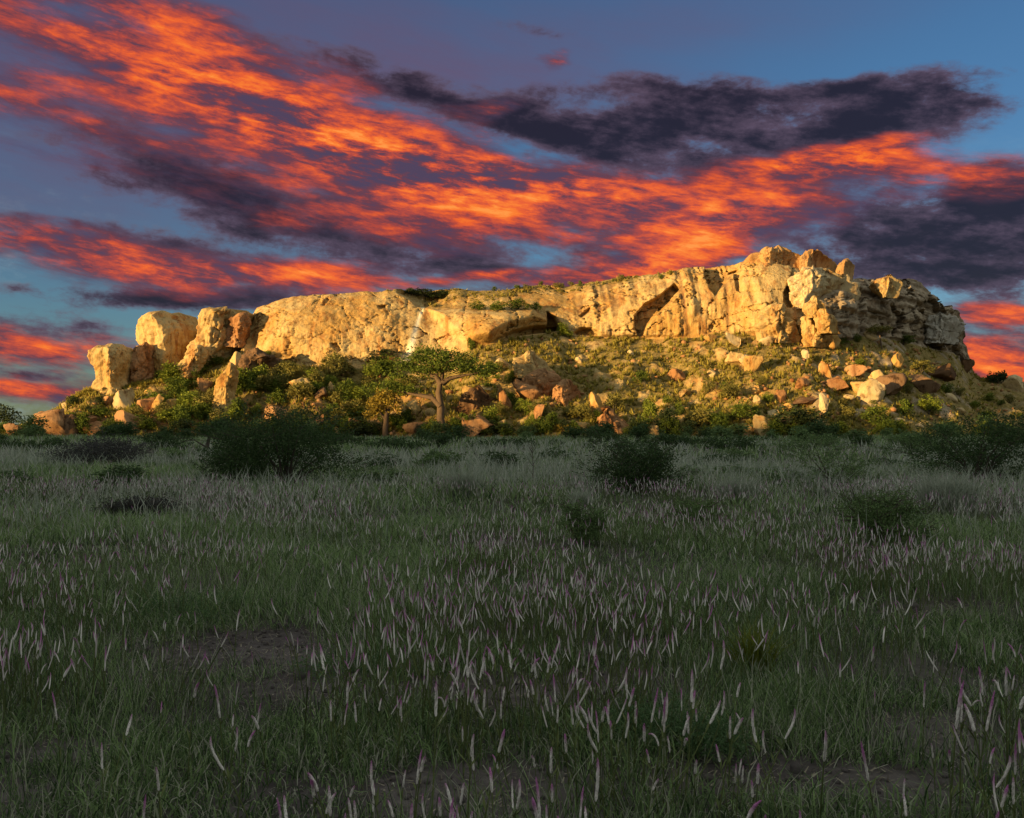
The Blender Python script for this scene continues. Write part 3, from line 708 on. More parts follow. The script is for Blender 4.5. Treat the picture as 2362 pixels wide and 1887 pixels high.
B = BIG + [  # px, base py, width px, height px, label, kind, lean
 (282, 942, 42, 46, 'bright pale upright slab just below the leftmost tower', 'pale', 0.10),
 (345, 922, 38, 32, 'round golden boulder below the anvil tower', 'gold', 0),
 (540, 868, 30, 54, 'sunlit knob standing beside the dark boulder mass', 'gold', 0.2),
 (110, 1016, 100, 66, 'large reddish slab-sided boulder at the far left foot', 'rust', 0.35),
 (150, 1012, 56, 52, 'dark shaded boulder behind the large reddish one at far left', 'dark', 0.1),
 (288, 998, 62, 50, 'squarish reddish boulder at the slope foot below the pale upright slab', 'rust', 0.15),
 (200, 985, 34, 24, 'small round reddish boulder between the two reddish ones on the left', 'rust', 0),
 (190, 1003, 36, 24, 'pale low rock beside the squarish reddish boulder', 'gold', 0),
 (358, 958, 22, 46, 'thin slab tilted left on the green slope below the towers', 'gold', 0.35),
 (395, 950, 36, 30, 'jagged golden rock among shrubs left of the orange upright slab', 'gold', 0.1),
 (436, 1006, 52, 34, 'orange rock cluster block just above the shadowed plain on the left', 'rust', 0.4),
 (245, 935, 26, 20, 'small pink-grey rock left of the bright pale slab', 'rust', 0),
 (150, 945, 20, 16, 'small pale rock on the left skyline slope', 'pale', 0),
 (60, 1004, 34, 22, 'low red rock at the far left end of the slope', 'rust', 0),
 (760, 918, 15, 34, 'small bright orange upright stone in the middle of the left shrubs', 'gold', 0),
 (738, 920, 28, 26, 'dark round rock touching the small orange upright stone', 'dark', 0),
 (724, 1004, 26, 56, 'orange slab leaning right at the edge of the shade, left of the yellow tree', 'rust', 0.5),
 (780, 978, 44, 34, 'pointed pale slab lying among shrubs left of the yellow tree', 'gold', 0.6),
 (812, 1012, 26, 46, 'narrow brown slab close to the yellow tree on its left', 'rust', 0.25),
 (922, 962, 26, 50, 'bright triangular slab between the yellow tree and the spreading tree', 'gold', -0.1),
 (955, 955, 40, 26, 'golden rock behind the spreading tree trunk', 'gold', 0.3),
 (850, 1000, 50, 30, 'low orange rock at the base of the yellow tree', 'gold', 0.2),
 (958, 1002, 56, 30, 'dark low boulder between the two tree trunks', 'dark', 0.2),
 (1164, 948, 32, 50, 'reddish upright rock between the broad brown boulder and the central pile', 'rust', 0.1),
 (1374, 956, 30, 50, 'small upright pointed rock right of the central pile', 'gold', -0.25),
 (1158, 986, 20, 16, 'small golden stone on the pale track below the central pile', 'gold', 0),
 (1172, 994, 18, 12, 'round pale stone beside the small golden one on the track', 'pale', 0),
 (1240, 978, 20, 44, 'thin leaning reddish rock below the central pile', 'rust', 0.3),
 (1340, 1000, 44, 26, 'golden rubble block left of the striped slab', 'gold', 0.1),
 (1505, 1006, 34, 22, 'flat pinkish rock right of the striped slab', 'gold', 0),
 (1472, 1004, 20, 14, 'small rounded rock touching the striped slab on its right', 'gold', 0),
 (1155, 850, 30, 24, 'sunlit flat stone left of the pale topped boulder', 'pale', 0.4),
 (1130, 905, 60, 18, 'pale flat shelf of rock above the broad brown boulder', 'pale', 0.1),
 (1738, 862, 40, 40, 'orange cube-like boulder high on the right slope', 'gold', 0.05),
 (1720, 845, 30, 26, 'pale rock leaning on the orange cube-like boulder', 'pale', 0),
 (1858, 834, 16, 26, 'small white pinnacle high on the right slope', 'pale', 0),
 (1904, 872, 26, 42, 'orange double-tipped pinnacle in the middle of the right slope', 'gold', -0.3),
 (1974, 868, 46, 24, 'rounded brown boulder below the shaded cliff', 'rust', 0),
 (2008, 862, 22, 16, 'small brown boulder touching the rounded brown one', 'rust', 0),
 (2072, 852, 30, 40, 'cone-shaped orange pinnacle below the shaded cliff', 'gold', 0),
 (2026, 894, 30, 38, 'orange upright rock behind the biggest right slope boulder', 'gold', -0.2),
 (2014, 930, 54, 52, 'biggest pale craggy boulder on the right slope', 'pale', 0.1),
 (1980, 912, 26, 30, 'smaller golden boulder left of the biggest right slope boulder', 'gold', 0),
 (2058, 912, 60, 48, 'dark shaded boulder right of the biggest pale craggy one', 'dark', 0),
 (1746, 934, 20, 22, 'white squarish stone low on the right slope', 'pale', 0),
 (1748, 912, 22, 22, 'orange stone above the white squarish stone', 'gold', 0),
 (1804, 930, 24, 30, 'leaning brown block right of the white squarish stone', 'rust', -0.2),
 (1856, 938, 54, 22, 'flat dark brown slab above the round black bush', 'dark', -0.3),
 (1902, 956, 20, 46, 'white forked upright stone beside the round black bush', 'pale', -0.2),
 (1758, 1012, 38, 52, 'upright orange slab at the bottom edge of the right slope', 'gold', -0.1),
 (1722, 1002, 34, 20, 'low golden rock left of the upright orange slab', 'gold', 0),
 (1786, 964, 24, 18, 'pale rock just left of the round black bush top', 'pale', 0),
 (1815, 948, 30, 18, 'orange low rock above the round black bush', 'gold', 0.2),
 (1850, 900, 36, 24, 'brown wedge with a dark shadow in the middle of the right slope', 'rust', -0.5),
 (2076, 976, 22, 12, 'small pale stone by the lower right shrubs', 'pale', 0),
 (2122, 986, 18, 10, 'tiny pale stone at the lower edge of the right slope', 'pale', 0),
 (2216, 958, 26, 16, 'pale stone near the right end of the slope', 'pale', 0),
 (2195, 924, 26, 16, 'flat pale stone above the right end shrubs', 'pale', 0),
 (2342, 900, 46, 32, 'pale rounded boulder on the far right skyline', 'pale', 0),
 (2300, 955, 18, 12, 'small golden stone at the far right of the slope', 'gold', 0),
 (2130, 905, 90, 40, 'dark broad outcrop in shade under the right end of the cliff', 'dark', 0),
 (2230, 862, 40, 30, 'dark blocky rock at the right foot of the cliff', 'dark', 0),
 (1960, 925, 24, 14, 'pale flat stone left of the biggest right slope boulder', 'pale', 0),
 (1640, 870, 20, 16, 'pale stone alone on the golden grass below the main cliff', 'pale', 0),
 (1455, 820, 14, 12, 'white stone high on the grassy slope below the fluted cliff', 'pale', 0),
 (1336, 840, 18, 16, 'pale stone on the grass right of the pale topped boulder', 'pale', 0),
 (1580, 915, 26, 18, 'golden stone at the right end of the long slope shadow', 'gold', 0),
 (1630, 900, 26, 20, 'orange stone above the right end of the long slope shadow', 'gold', 0.2),
 (1690, 800, 34, 24, 'pale rock fallen below the fractured wedge', 'pale', 0.2),
 (1640, 790, 26, 18, 'small golden rock at the foot of the main cliff wall', 'gold', 0),
 (1768, 800, 30, 22, 'pale blocky rock under the fractured wedge of the right cliff', 'pale', 0),
 (1915, 806, 26, 22, 'orange pointed rock at the foot of the greyish slanting block', 'gold', 0.3),
 (2010, 785, 30, 22, 'pale rock below the small flat-topped tree', 'pale', 0),
]
for i, (px, pb, w, h, lab, kd, ln_) in enumerate(B):
    boulder(px, pb, w, h, lab, kd, seed=i * 7, lean=ln_)

# small tumbled rocks that cannot be told apart one by one
def scree():
    r = np.random.default_rng(41); base, Fc = ico(1); n = 2200
    Vs, Fs = [], []; cnt = 0
    Vh = HILL['V']; C = Vh.shape[1]
    while cnt < n:
        c = r.integers(60, C - 60); row = int(r.beta(1.6, 1.2) * (NT - 4)) + 2
        p = Vh[row, c]; pxx = HILL['px'][c]
        dens = np.interp(pxx, [0, 150, 560, 900, 1250, 1450, 1650, 1800, 2100, 2362], [.9, 1, .6, .5, .45, .25, .55, 1, .7, .4])
        if r.random() > dens or p[2] < 0.05: continue
        s = 0.13 + 0.50 * r.random() ** 3.6
        v = base.copy()
        for _ in range(5):
            q = r.normal(size=3); q /= np.linalg.norm(q); dd = r.uniform(.4, .8); t = v @ q; m = t > dd; v[m] -= np.outer(t[m] - dd, q)
        v = rot_z(v * np.array([1.1, 0.9, 0.75]) * s * r.uniform(.7, 1.3, 3), r.uniform(0, 6.3)) + p + np.array([0, 0, s * 0.25])
        Vs.append(v); Fs.append(Fc + cnt * len(base)); cnt += 1
    o = obj('scree', mesh('scree', np.concatenate(Vs), np.concatenate(Fs), M_ROCK['rust']))
    tag(o, 'countless small tumbled stones scattered over the whole slope', 'stones', kind='stuff')
scree()

# ------------------------------------------------------------------ plants on the slope
def leaves_geo(P, size, r, updir=0.3, aspect=0.5):
    """one small folded quad per point"""
    n = len(P); a = r.normal(size=(n, 3)); a[:, 2] = a[:, 2] * 0.6 + updir; a /= np.linalg.norm(a, axis=1, keepdims=True)
    b = np.cross(a, r.normal(size=(n, 3))); b /= (np.linalg.norm(b, axis=1, keepdims=True) + 1e-9)
    s = (size * r.uniform(0.6, 1.4, n))[:, None]
    V = np.stack([P, P + a * s * 0.5 + b * s * aspect * 0.5, P + a * s, P + a * s * 0.5 - b * s * aspect * 0.5], 1).reshape(-1, 3)
    Fc = np.arange(n * 4).reshape(n, 4)
    return V, Fc

def crown_points(lobes, n, r, hollow=0.45):
    vol = np.array([l[3] * l[4] * l[5] for l in lobes]) ** 0.75; pick = r.choice(len(lobes), n, p=vol / vol.sum())
    L = np.array(lobes)[pick]; d = r.normal(size=(n, 3)); d /= np.linalg.norm(d, axis=1, keepdims=True)
    rad = (hollow + (1 - hollow) * r.random(n) ** 0.6)[:, None] * r.uniform(0.85, 1.12, (n, 1))
    P = L[:, :3] + d * L[:, 3:6] * rad
    # clumping: gather points toward sub-centres
    k = max(8, n // 28); cidx = r.integers(0, n, k); cc = P[cidx]; own = r.integers(0, k, n)
    near = np.linalg.norm(L[:, 3:6], axis=1) * 0.5
    alt = cc[own] + r.normal(size=(n, 3)) * (near * 0.20)[:, None]
    use = r.random(n) < 0.62
    P[use] = alt[use]
    return P[P[:, 2] > 0.02]

def tube(pts, radii, sides=5):
    pts = np.array(pts, float); n = len(pts); V = []
    for k in range(n):
        t = pts[min(k + 1, n - 1)] - pts[max(k - 1, 0)]; t /= np.linalg.norm(t) + 1e-9
        u = np.cross(t, (0.3, 1, 0.1)); u /= np.linalg.norm(u) + 1e-9; w = np.cross(t, u)
        a = np.arange(sides) / sides * 2 * np.pi
        V.append(pts[k] + radii[k] * (np.cos(a)[:, None] * u + np.sin(a)[:, None] * w))
    V = np.concatenate(V); i, j = np.meshgrid(np.arange(n - 1), np.arange(sides), indexing='ij'); a = i * sides + j; b = i * sides + (j + 1) % sides
    return V, np.stack([a, b, b + sides, a + sides], -1).reshape(-1, 4)

def join(parts):
    Vs, Fs, o = [], [], 0
    for V, Fc in parts: Vs.append(V); Fs.append(Fc + o); o += len(V)
    return np.concatenate(Vs), np.concatenate(Fs)

def bush_geo(seed, nleaf, leaf, nlobe=7, flat=1.0, stems=6):
    """unit bush: about 1 wide, 1 high (scaled afterwards)"""
    r = np.random.default_rng(seed); lobes = []
    for k in range(nlobe):
        a = r.uniform(0, 6.28); q = r.uniform(0.05, 0.30); s = r.uniform(0.16, 0.30)
        lobes.append((q * math.cos(a), q * math.sin(a), r.uniform(0.28, 0.70) * (1 - 0.5 * q), s, s, s * 1.05 * flat))
    P = crown_points(lobes, nleaf, r)
    V, Fc = leaves_geo(P, np.full(len(P), leaf), r)
    br = []
    for k in range(stems):
        l = lobes[k % nlobe]; e = np.array(l[:3]); m = e * np.array([0.35, 0.35, 0.5]) + r.normal(size=3) * 0.03
        br.append(tube([(0.02 * r.normal(), 0.02 * r.normal(), -0.03), m, e], [0.018, 0.013, 0.005], 4))
    bv, bf = join(br)
    zmax = V[:, 2].max(); w = (V[:, 0].max() - V[:, 0].min())
    k = np.array([1 / w, 1 / w, 1 / zmax])
    rn = np.repeat(r.random(len(P)), 4)
    return V * k, Fc, rn, bv * k, bf

BUSH = {}
for kd in ('green', 'bright', 'olive', 'dark', 'yellow'):
    BUSH[kd] = []
    for v in range(4):
        V, Fc, rn, bv, bf = bush_geo(500 + v + 10 * len(BUSH), 1500, 0.075, 8 + v % 3)
        BUSH[kd].append((mesh('foliage', V, Fc, M_LEAF[kd], {'rnd': rn}), mesh('stem', bv, bf, M_TWIG)))

def slope_bush(px, pb, wpx, hpx, label, kind='green', group=None, name='shrub', cat='shrub'):
    p = surf(px, pb); m = p[1] / F; r = random.random()
    e = obj(name, None, loc=(p[0], p[1] + 0.1, p[2] - 0.12)); e.empty_display_size = 0.3
    fo, stm = BUSH[kind][int(r * 4) % 4]
    w, h = wpx * m * 1.1, hpx * m * 1.1
    e.rotation_euler = (0, 0, random.uniform(0, 6.28)); e.scale = (w, w * 0.9, h)
    obj('foliage', fo, e); obj('stem', stm, e)
    return tag(e, label, cat, group)

SB = [ # px, base, width, height, label, kind
 (1305, 778, 36, 36, 'bright green shrub in the notch beside the overhanging slab', 'bright'),
 (1102, 716, 46, 22, 'dark green shrub, leftmost on the ledge above the overhanging slab', 'green'),
 (1150, 718, 56, 26, 'middle dark green shrub on the ledge above the overhanging slab', 'green'),
 (1196, 714, 60, 26, 'large dark green shrub on the ledge above the overhanging slab', 'green'),
 (1236, 716, 30, 20, 'small green shrub at the right end of the ledge above the slab', 'green'),
 (1480, 886, 50, 32, 'green shrub half inside the long slope shadow', 'green'),
 (1416, 952, 52, 46, 'olive green shrub right of the pointed upright rock', 'olive'),
 (1500, 976, 44, 58, 'tall yellow-green shrub above the flat pinkish rock', 'bright'),
 (1604, 985, 66, 46, 'rounded olive shrub low in the middle right of the slope', 'olive'),
 (1566, 946, 26, 22, 'small bright shrub above the rounded olive shrub', 'bright'),
 (1662, 988, 60, 50, 'dense green shrub left of the upright orange slab', 'green'),
 (1712, 968, 58, 50, 'dense green shrub above the upright orange slab', 'green'),
 (1688, 918, 56, 40, 'olive shrub on the slope above the two dense green ones', 'olive'),
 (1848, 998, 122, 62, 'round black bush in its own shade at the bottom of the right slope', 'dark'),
 (2022, 985, 84, 50, 'broad green shrub below the biggest right slope boulder', 'green'),
 (1958, 968, 50, 36, 'olive shrub between the forked white stone and the broad green shrub', 'olive'),
 (2140, 955, 60, 46, 'bright yellow-green shrub below the dark broad outcrop', 'bright'),
 (2090, 960, 60, 40, 'green shrub right of the broad green shrub', 'green'),
 (2182, 912, 40, 32, 'green shrub high at the right end of the slope', 'green'),
 (2276, 926, 30, 22, 'small round yellow-green shrub near the right edge', 'bright'),
 (2328, 930, 30, 22, 'small olive shrub at the right edge below the skyline boulder', 'olive'),
 (2082, 794, 54, 30, 'green shrub at the foot of the shaded cliff', 'green'),
 (1940, 794, 46, 20, 'low green shrub at the cliff foot left of the flat-topped tree', 'green'),
 (1978, 790, 24, 24, 'upright green shrub next to the flat-topped tree', 'green'),
 (1806, 790, 40, 22, 'olive shrub in the shadow under the greyish slanting block', 'olive'),
 (1984, 848, 34, 24, 'bright green shrub behind the rounded brown boulder', 'bright'),
 (2125, 860, 60, 30, 'olive shrub right of the cone-shaped pinnacle', 'olive'),
 (2075, 895, 50, 40, 'olive shrub behind the biggest right slope boulder', 'olive'),
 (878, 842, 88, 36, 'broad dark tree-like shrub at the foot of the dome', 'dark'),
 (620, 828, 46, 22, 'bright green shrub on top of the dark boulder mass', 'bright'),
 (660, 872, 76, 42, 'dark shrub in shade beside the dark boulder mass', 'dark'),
 (1088, 810, 26, 44, 'tall dark shrub against the cliff right of the spreading tree', 'green'),
 (1185, 885, 40, 40, 'bright green shrub left of the central rock pile', 'bright'),
 (1205, 958, 48, 40, 'bright shrub in front of the central rock pile', 'bright'),
 (1245, 960, 46, 36, 'olive shrub in front of the leaning brown boulder', 'olive'),
 (1275, 985, 50, 36, 'green shrub just right of the thin leaning rock', 'green'),
 (1335, 968, 46, 38, 'olive shrub under the leaning brown boulder', 'olive'),
 (1220, 996, 26, 36, 'slim bright shrub on the pale track', 'bright'),
 (1125, 985, 50, 50, 'bright green shrub in front of the broad brown boulder', 'bright'),
 (1180, 940, 40, 36, 'green shrub between the broad brown boulder and the pile', 'green'),
 (1300, 1004, 50, 30, 'yellowish shrub left of the golden rubble block', 'yellow'),
 (430, 866, 60, 34, 'bright green shrub under the pale slanting slab', 'bright'),
 (380, 878, 56, 26, 'bright green shrub at the foot of the anvil tower', 'bright'),
 (440, 960, 70, 60, 'large bright green shrub left of the orange upright slab', 'bright'),
 (425, 935, 50, 40, 'green shrub above the large bright one on the left slope', 'green'),
 (500, 842, 50, 26, 'green shrub in front of the broken buttress', 'green'),
 (252, 796, 14, 10, 'tiny green shrub growing on top of the leftmost tower', 'green'),
 (330, 985, 70, 30, 'low green shrub right of the squarish reddish boulder', 'green'),
 (585, 905, 56, 44, 'bright green shrub right of the orange upright slab', 'bright'),
 (240, 960, 50, 28, 'dark green shrub below the small pink-grey rock', 'green'),
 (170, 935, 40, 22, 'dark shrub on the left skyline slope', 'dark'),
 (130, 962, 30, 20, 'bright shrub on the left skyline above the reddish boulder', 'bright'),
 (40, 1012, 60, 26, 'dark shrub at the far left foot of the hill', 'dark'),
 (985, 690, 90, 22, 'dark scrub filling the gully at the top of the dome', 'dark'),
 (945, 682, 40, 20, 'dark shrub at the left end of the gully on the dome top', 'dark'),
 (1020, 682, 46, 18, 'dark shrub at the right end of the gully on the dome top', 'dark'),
]
for (px, pb, w, h, lab, kd) in SB: slope_bush(px, pb, w, h, lab, kd)

import re
def handle(lab):
    return re.split(r" (?:below|at|on|beside|behind|among|in|left|right|just|between|of|above|under|touching|leaning|standing|near|by|with|high|low|alone|lying|tilted|close|and|from|against|lowest|jammed|fallen|crowning|wedged|narrowing|half|next|filling) |, ", lab)[0]
ANCH = {}
for (px_, pb_, w_, h_, lab_, kd_, ln2_) in B: ANCH.setdefault(handle(lab_), (px_, pb_ - h_ / 2))
for hn_, xy_ in (('spreading tree trunk', (1018, 960)), ('yellow tree trunk', (888, 980)), ('leftmost tower', (255, 860)), ('anvil tower', (375, 830)), ('orange upright slab', (515, 910)), ('striped slab', (1420, 985)),
                 ('central rock pile', (1250, 900)), ('broad brown boulder', (1100, 950)), ('dark boulder mass', (610, 850)), ('smooth dome', (760, 800)), ('fluted cliff top', (1450, 645)), ('overhanging slab', (1180, 740)), ('biggest dark bush', (650, 1040)), ('right edge bush', (2250, 1040))): ANCH[hn_] = xy_
USED = {}
ORD = ['', 'second ', 'third ', 'fourth ', 'fifth ', 'sixth ', 'seventh ', 'eighth ', 'ninth ', 'tenth ']
TONE = {'green': 'green', 'bright': 'bright green', 'olive': 'olive', 'dark': 'dark', 'yellow': 'yellowish'}
def scatter_bushes(poly, n, kinds, wr, what, group, seed):
    r = random.Random(seed); q = np.array(poly, float); lo, hi = q.min(0), q.max(0); spots = []
    while len(spots) < n:
        x = r.uniform(lo[0], hi[0]); y = r.uniform(lo[1], hi[1])
        if poly_sd(np.array([x]), np.array([y]), poly)[0] < 0: continue
        w = r.uniform(*wr); kd = r.choice(kinds); an = min(ANCH, key=lambda k: math.hypot(ANCH[k][0] - x, 1.6 * (ANCH[k][1] - y))); dx, dy = x - ANCH[an][0], y - w * .4 - ANCH[an][1]
        rel = ('left of' if dx < 0 else 'right of') if abs(dx) > abs(dy) * 1.2 else ('above' if dy < 0 else 'below')
        spots.append((math.hypot(dx, dy), x, y, w, kd, an, rel))
    for (dd, x, y, w, kd, an, rel) in sorted(spots):
        key = (TONE[kd] + ' ' + what, rel, an); c = USED.get(key, 0); USED[key] = c + 1
        lab = (ORD[min(c, 9)] + 'nearest ' + key[0] + ' ' + rel + ' the ' + an)
        slope_bush(x, y, w, w * r.uniform(.6, .95), lab, kd, group)
scatter_bushes([(300, 900), (480, 850), (560, 880), (700, 860), (830, 855), (940, 850), (950, 1000), (400, 1000), (300, 990)], 84, ['green', 'green', 'bright', 'olive'], (30, 66),
               'thicket shrub', 'shrub thicket on the left slope', 1)
scatter_bushes([(1000, 850), (1180, 830), (1190, 900), (1120, 910), (1040, 1000), (1400, 1010), (1390, 960), (1300, 950), (1180, 960)], 22, ['bright', 'olive', 'green'], (20, 38),
               'small shrub', 'small shrubs around the central pile', 2)
scatter_bushes([(1520, 930), (1700, 880), (1950, 900), (2240, 910), (2362, 930), (2362, 985), (1900, 1000), (1520, 1005)], 40, ['bright', 'olive', 'green', 'olive'], (16, 34),
               'small shrub', 'small shrubs on the right slope', 3)
scatter_bushes([(20, 1006), (110, 950), (220, 905), (300, 900), (300, 1004)], 16, ['green', 'dark', 'bright'], (16, 34),
               'small shrub', 'small shrubs on the left end', 4)
scatter_bushes([(0, 1003), (2362, 1001), (2362, 1012), (0, 1012)], 80, ['green', 'green', 'dark'], (30, 64),
               'low shaded shrub', 'shrub belt at the hill foot', 5)
scatter_bushes([(1380, 648), (1560, 632), (1560, 640), (1380, 662), (1180, 672), (1060, 674), (1060, 668)], 14, ['olive', 'green'], (10, 20),
               'tiny skyline shrub', 'tiny skyline shrubs', 6)

# dry tussocks covering the slope: nobody could count them
def slope_grass():
    r = np.random.default_rng(51); Vh = HILL['V']; C = Vh.shape[1]; nb = 12
    rows, cols = [], []
    want = 13000
    while len(rows) < want:
        c = r.integers(20, C - 20, 4000); w = r.integers(2, NT + NC - 2, 4000)
        pxx = HILL['px'][c]; vg = HILL['vegm'][w, c]; isT = w < NT
        dens = np.where(isT, np.interp(pxx, [0, 300, 900, 1250, 1650, 1800, 2100, 2362], [.5, .5, .6, .9, 1, .8, .6, .5]), 0.55) * (vg > 0.45)
        ok = (r.random(4000) < dens) & (Vh[w, c, 2] > 0.1) & (pxx < 2300)
        rows += list(w[ok]); cols += list(c[ok])
    rows = np.array(rows[:want]); cols = np.array(cols[:want]); P = Vh[rows, cols]
    n = want; s = (0.30 + 0.95 * r.random(n) ** 1.7) * np.where(rows < NT, 1, 0.7)
    ang = r.uniform(0, 6.28, (n, nb)); tilt = r.uniform(0.25, 1.35, (n, nb)); ln_ = s[:, None] * r.uniform(0.6, 1.1, (n, nb))
    d = np.stack([np.cos(ang) * np.sin(tilt), np.sin(ang) * np.sin(tilt), np.cos(tilt)], -1)
    side = np.stack([-np.sin(ang), np.cos(ang), 0 * ang], -1)
    b = P[:, None] + d * 0.05 - np.array([0, 0, 0.06]); wd = (0.12 * s)[:, None, None]
    V = np.stack([b + side * wd, b - side * wd, b + d * ln_[..., None]], 2).reshape(-1, 3)
    rn = np.repeat(np.clip(r.random(n)[:, None] * 0.7 + r.random((n, nb)) * 0.3, 0, 1).ravel(), 3)
    o = obj('slope_grass', mesh('slope_grass', V, np.arange(len(V)).reshape(-1, 3), M_LEAF['tussock'], {'rnd': rn}))
    tag(o, 'dry golden grass tussocks covering the slope under the cliffs', 'grass', kind='stuff')
slope_grass()

# ------------------------------------------------------------------ trees
def tree(px, pb, hpx, label, branches, lobes, leafkind, nleaf, leaf, trunk_r, name='tree', Y=None, flatY=0.8, loc=None, bark=None):
    """branches: polylines in (dx px, up px, depth m, radius m) relative to the foot; lobes in (dx, up, dy m, rx px, ry m, rz px)"""
    p = surf(px, pb) if loc is None else np.array(loc); m = p[1] / F; r = np.random.default_rng(int(px))
    e = obj(name, None, loc=p + np.array([0, 0, -0.15])); e.empty_display_size = 0.5
    tv, tf = tube([(q[0] * m, q[2], q[1] * m) for q in branches[0]], [q[3] for q in branches[0]], 9)
    obj('trunk', mesh('trunk', tv, tf, bark or M_BARK, smooth=True), e)
    for b in branches[1:]:
        bv, bf = tube([(q[0] * m, q[2], q[1] * m) for q in b], [q[3] for q in b], 6)
        obj('limb', mesh('limb', bv, bf, bark or M_BARK, smooth=True), e)
    L = [(a * m, c, b * m, d * m, f, g * m) for (a, b, c, d, f, g) in lobes]
    P = crown_points(L, nleaf, r, 0.2); V, Fc = leaves_geo(P, np.full(len(P), leaf), r, 0.25, 0.6)
    obj('crown', mesh('crown', V, Fc, M_LEAF[leafkind], {'rnd': np.repeat(r.random(len(P)), 4)}), e)
    return tag(e, label, 'tree')
tree(1018, 1004, 190, 'spreading thick-trunked tree with layered flat crown in the middle of the slope',
     [[(7, -6, 0, .95), (4, 14, 0, .68), (-2, 40, .1, .60), (-1, 66, .25, .56), (-6, 100, 0, .48), (-1, 128, 0, .36)],
      [(-2, 70, 0, .5), (-22, 90, 0, .40), (-60, 96, .5, .24), (-112, 108, 1, .08)],
      [(0, 120, 0, .55), (-12, 138, 0, .38), (-40, 146, .5, .22), (-60, 150, .5, .08)],
      [(2, 122, 0, .5), (22, 134, 0, .33), (54, 140, -.5, .2), (96, 148, -.5, .07)],
      [(0, 122, 0, .4), (4, 150, .5, .26), (10, 180, .5, .1)],
      [(-8, 140, 0, .25), (-18, 165, 0, .18), (-24, 185, 0, .07)]],
     [(-21.6, 194, 0, 52.5, 3.4, 8), (31.2, 190, 0.5, 54.6, 3.2, 7), (-52.8, 180, 0.5, 31.5, 2.6, 6), (-74.4, 160, 0.5, 42.0, 3, 8), (-31.2, 152, -1, 52.5, 3.4, 7), (48.0, 158, -0.5, 60.9, 3.6, 7), (98.4, 150, 0, 42.0, 3, 7), (4.8, 166, 0, 63.0, 3.4, 7), (60.0, 172, 0.5, 37.8, 2.6, 6), (-120.0, 118, 1, 46.2, 2.6, 9), (-84.0, 108, 0.8, 39.9, 2.4, 7), (-156.0, 110, 1, 29.4, 2, 8), (-100.8, 138, 0.5, 31.5, 2.2, 8), (115.2, 160, 0.5, 31.5, 2.4, 7), (0.0, 178, 0, 63.0, 3.6, 9), (112, 146, 0, 26, 2.2, 6), (-84, 168, 0.4, 26, 2.2, 6)],
     'green', 8600, 0.34, 1.0, name='spreading_tree')
tree(888, 1008, 115, 'small yellowing tree with forked trunk at the foot of the slope',
     [[(0, -4, 0, .5), (0, 20, 0, .42), (2, 42, 0, .36), (4, 62, 0, .28)],
      [(2, 40, 0, .25), (-14, 64, 0, .18), (-26, 84, .3, .07)], [(4, 58, 0, .22), (18, 78, 0, .14), (28, 94, -.3, .05)], [(3, 55, 0, .2), (0, 84, .3, .12), (2, 104, .3, .05)]],
     [(-22, 78, 0, 22, 1.6, 20), (18, 84, 0, 22, 1.6, 18), (0, 98, 0, 24, 1.6, 16), (-34, 54, 0, 14, 1.2, 12), (-6, 66, .3, 26, 1.6, 14), (30, 66, 0, 12, 1, 10)],
     'yellow', 2400, 0.34, 0.5, name='yellow_tree')
tree(1080, 1012, 60, 'stunted bare forked tree stump beside the broad brown boulder',
     [[(0, -4, 0, .34), (0, 18, 0, .26), (-2, 34, 0, .2)], [(-2, 32, 0, .16), (-12, 44, 0, .1), (-16, 56, 0, .04)], [(-2, 32, 0, .16), (10, 42, 0, .1), (22, 46, 0, .04)]],
     [(4, 52, 0, 18, .9, 7), (-14, 56, 0, 10, .7, 5)], 'green', 240, 0.3, .3, name='stunted_tree')
tree(2026, 800, 48, 'small flat-topped tree against the shaded cliff',
     [[(6, -3, 0, .2), (4, 16, 0, .16), (2, 30, 0, .12)], [(2, 28, 0, .1), (-14, 40, 0, .04)], [(2, 28, 0, .1), (18, 42, 0, .04)]],
     [(0, 44, 0, 28, 1.4, 7), (-16, 38, 0, 16, 1.2, 6), (16, 42, 0, 16, 1.2, 6)], 'olive', 700, 0.34, .2, name='flat_topped_tree')
tree(2302, 884, 30, 'dark tree silhouetted on the right skyline',
     [[(0, -4, 0, .3), (0, 8, 0, .2)]],
     [(-4, 16, 0, 22, 2, 10), (8, 20, 0, 16, 1.6, 9), (-16, 10, 0, 14, 1.4, 8), (20, 8, 0, 12, 1.4, 8)], 'dark', 1200, 0.5, .3, name='skyline_tree')
tree(10, 1012, 70, 'dark tree at the left edge beyond the end of the hill',
     [[(0, 0, 0, .35), (-2, 20, 0, .25), (-4, 40, 0, .15)], [(0, 22, 0, .16), (20, 40, 0, .06)]],
     [(-10, 58, 0, 34, 2.5, 18), (18, 46, 0, 24, 2.2, 18), (-6, 30, 0, 34, 2.5, 16), (-40, 46, 0, 24, 2, 18)], 'dark', 2000, 0.42, .3, name='edge_tree', loc=(px2x(10, 185), 185, 0))

# ------------------------------------------------------------------ shrubs out on the plain (all in shade)
def plain_point(px, py):
    Y = CAMH * F / (py - HY); return np.array([px2x(px, Y), Y, float(gz(np.array([px2x(px, Y)]), np.array([Y]))[0])])

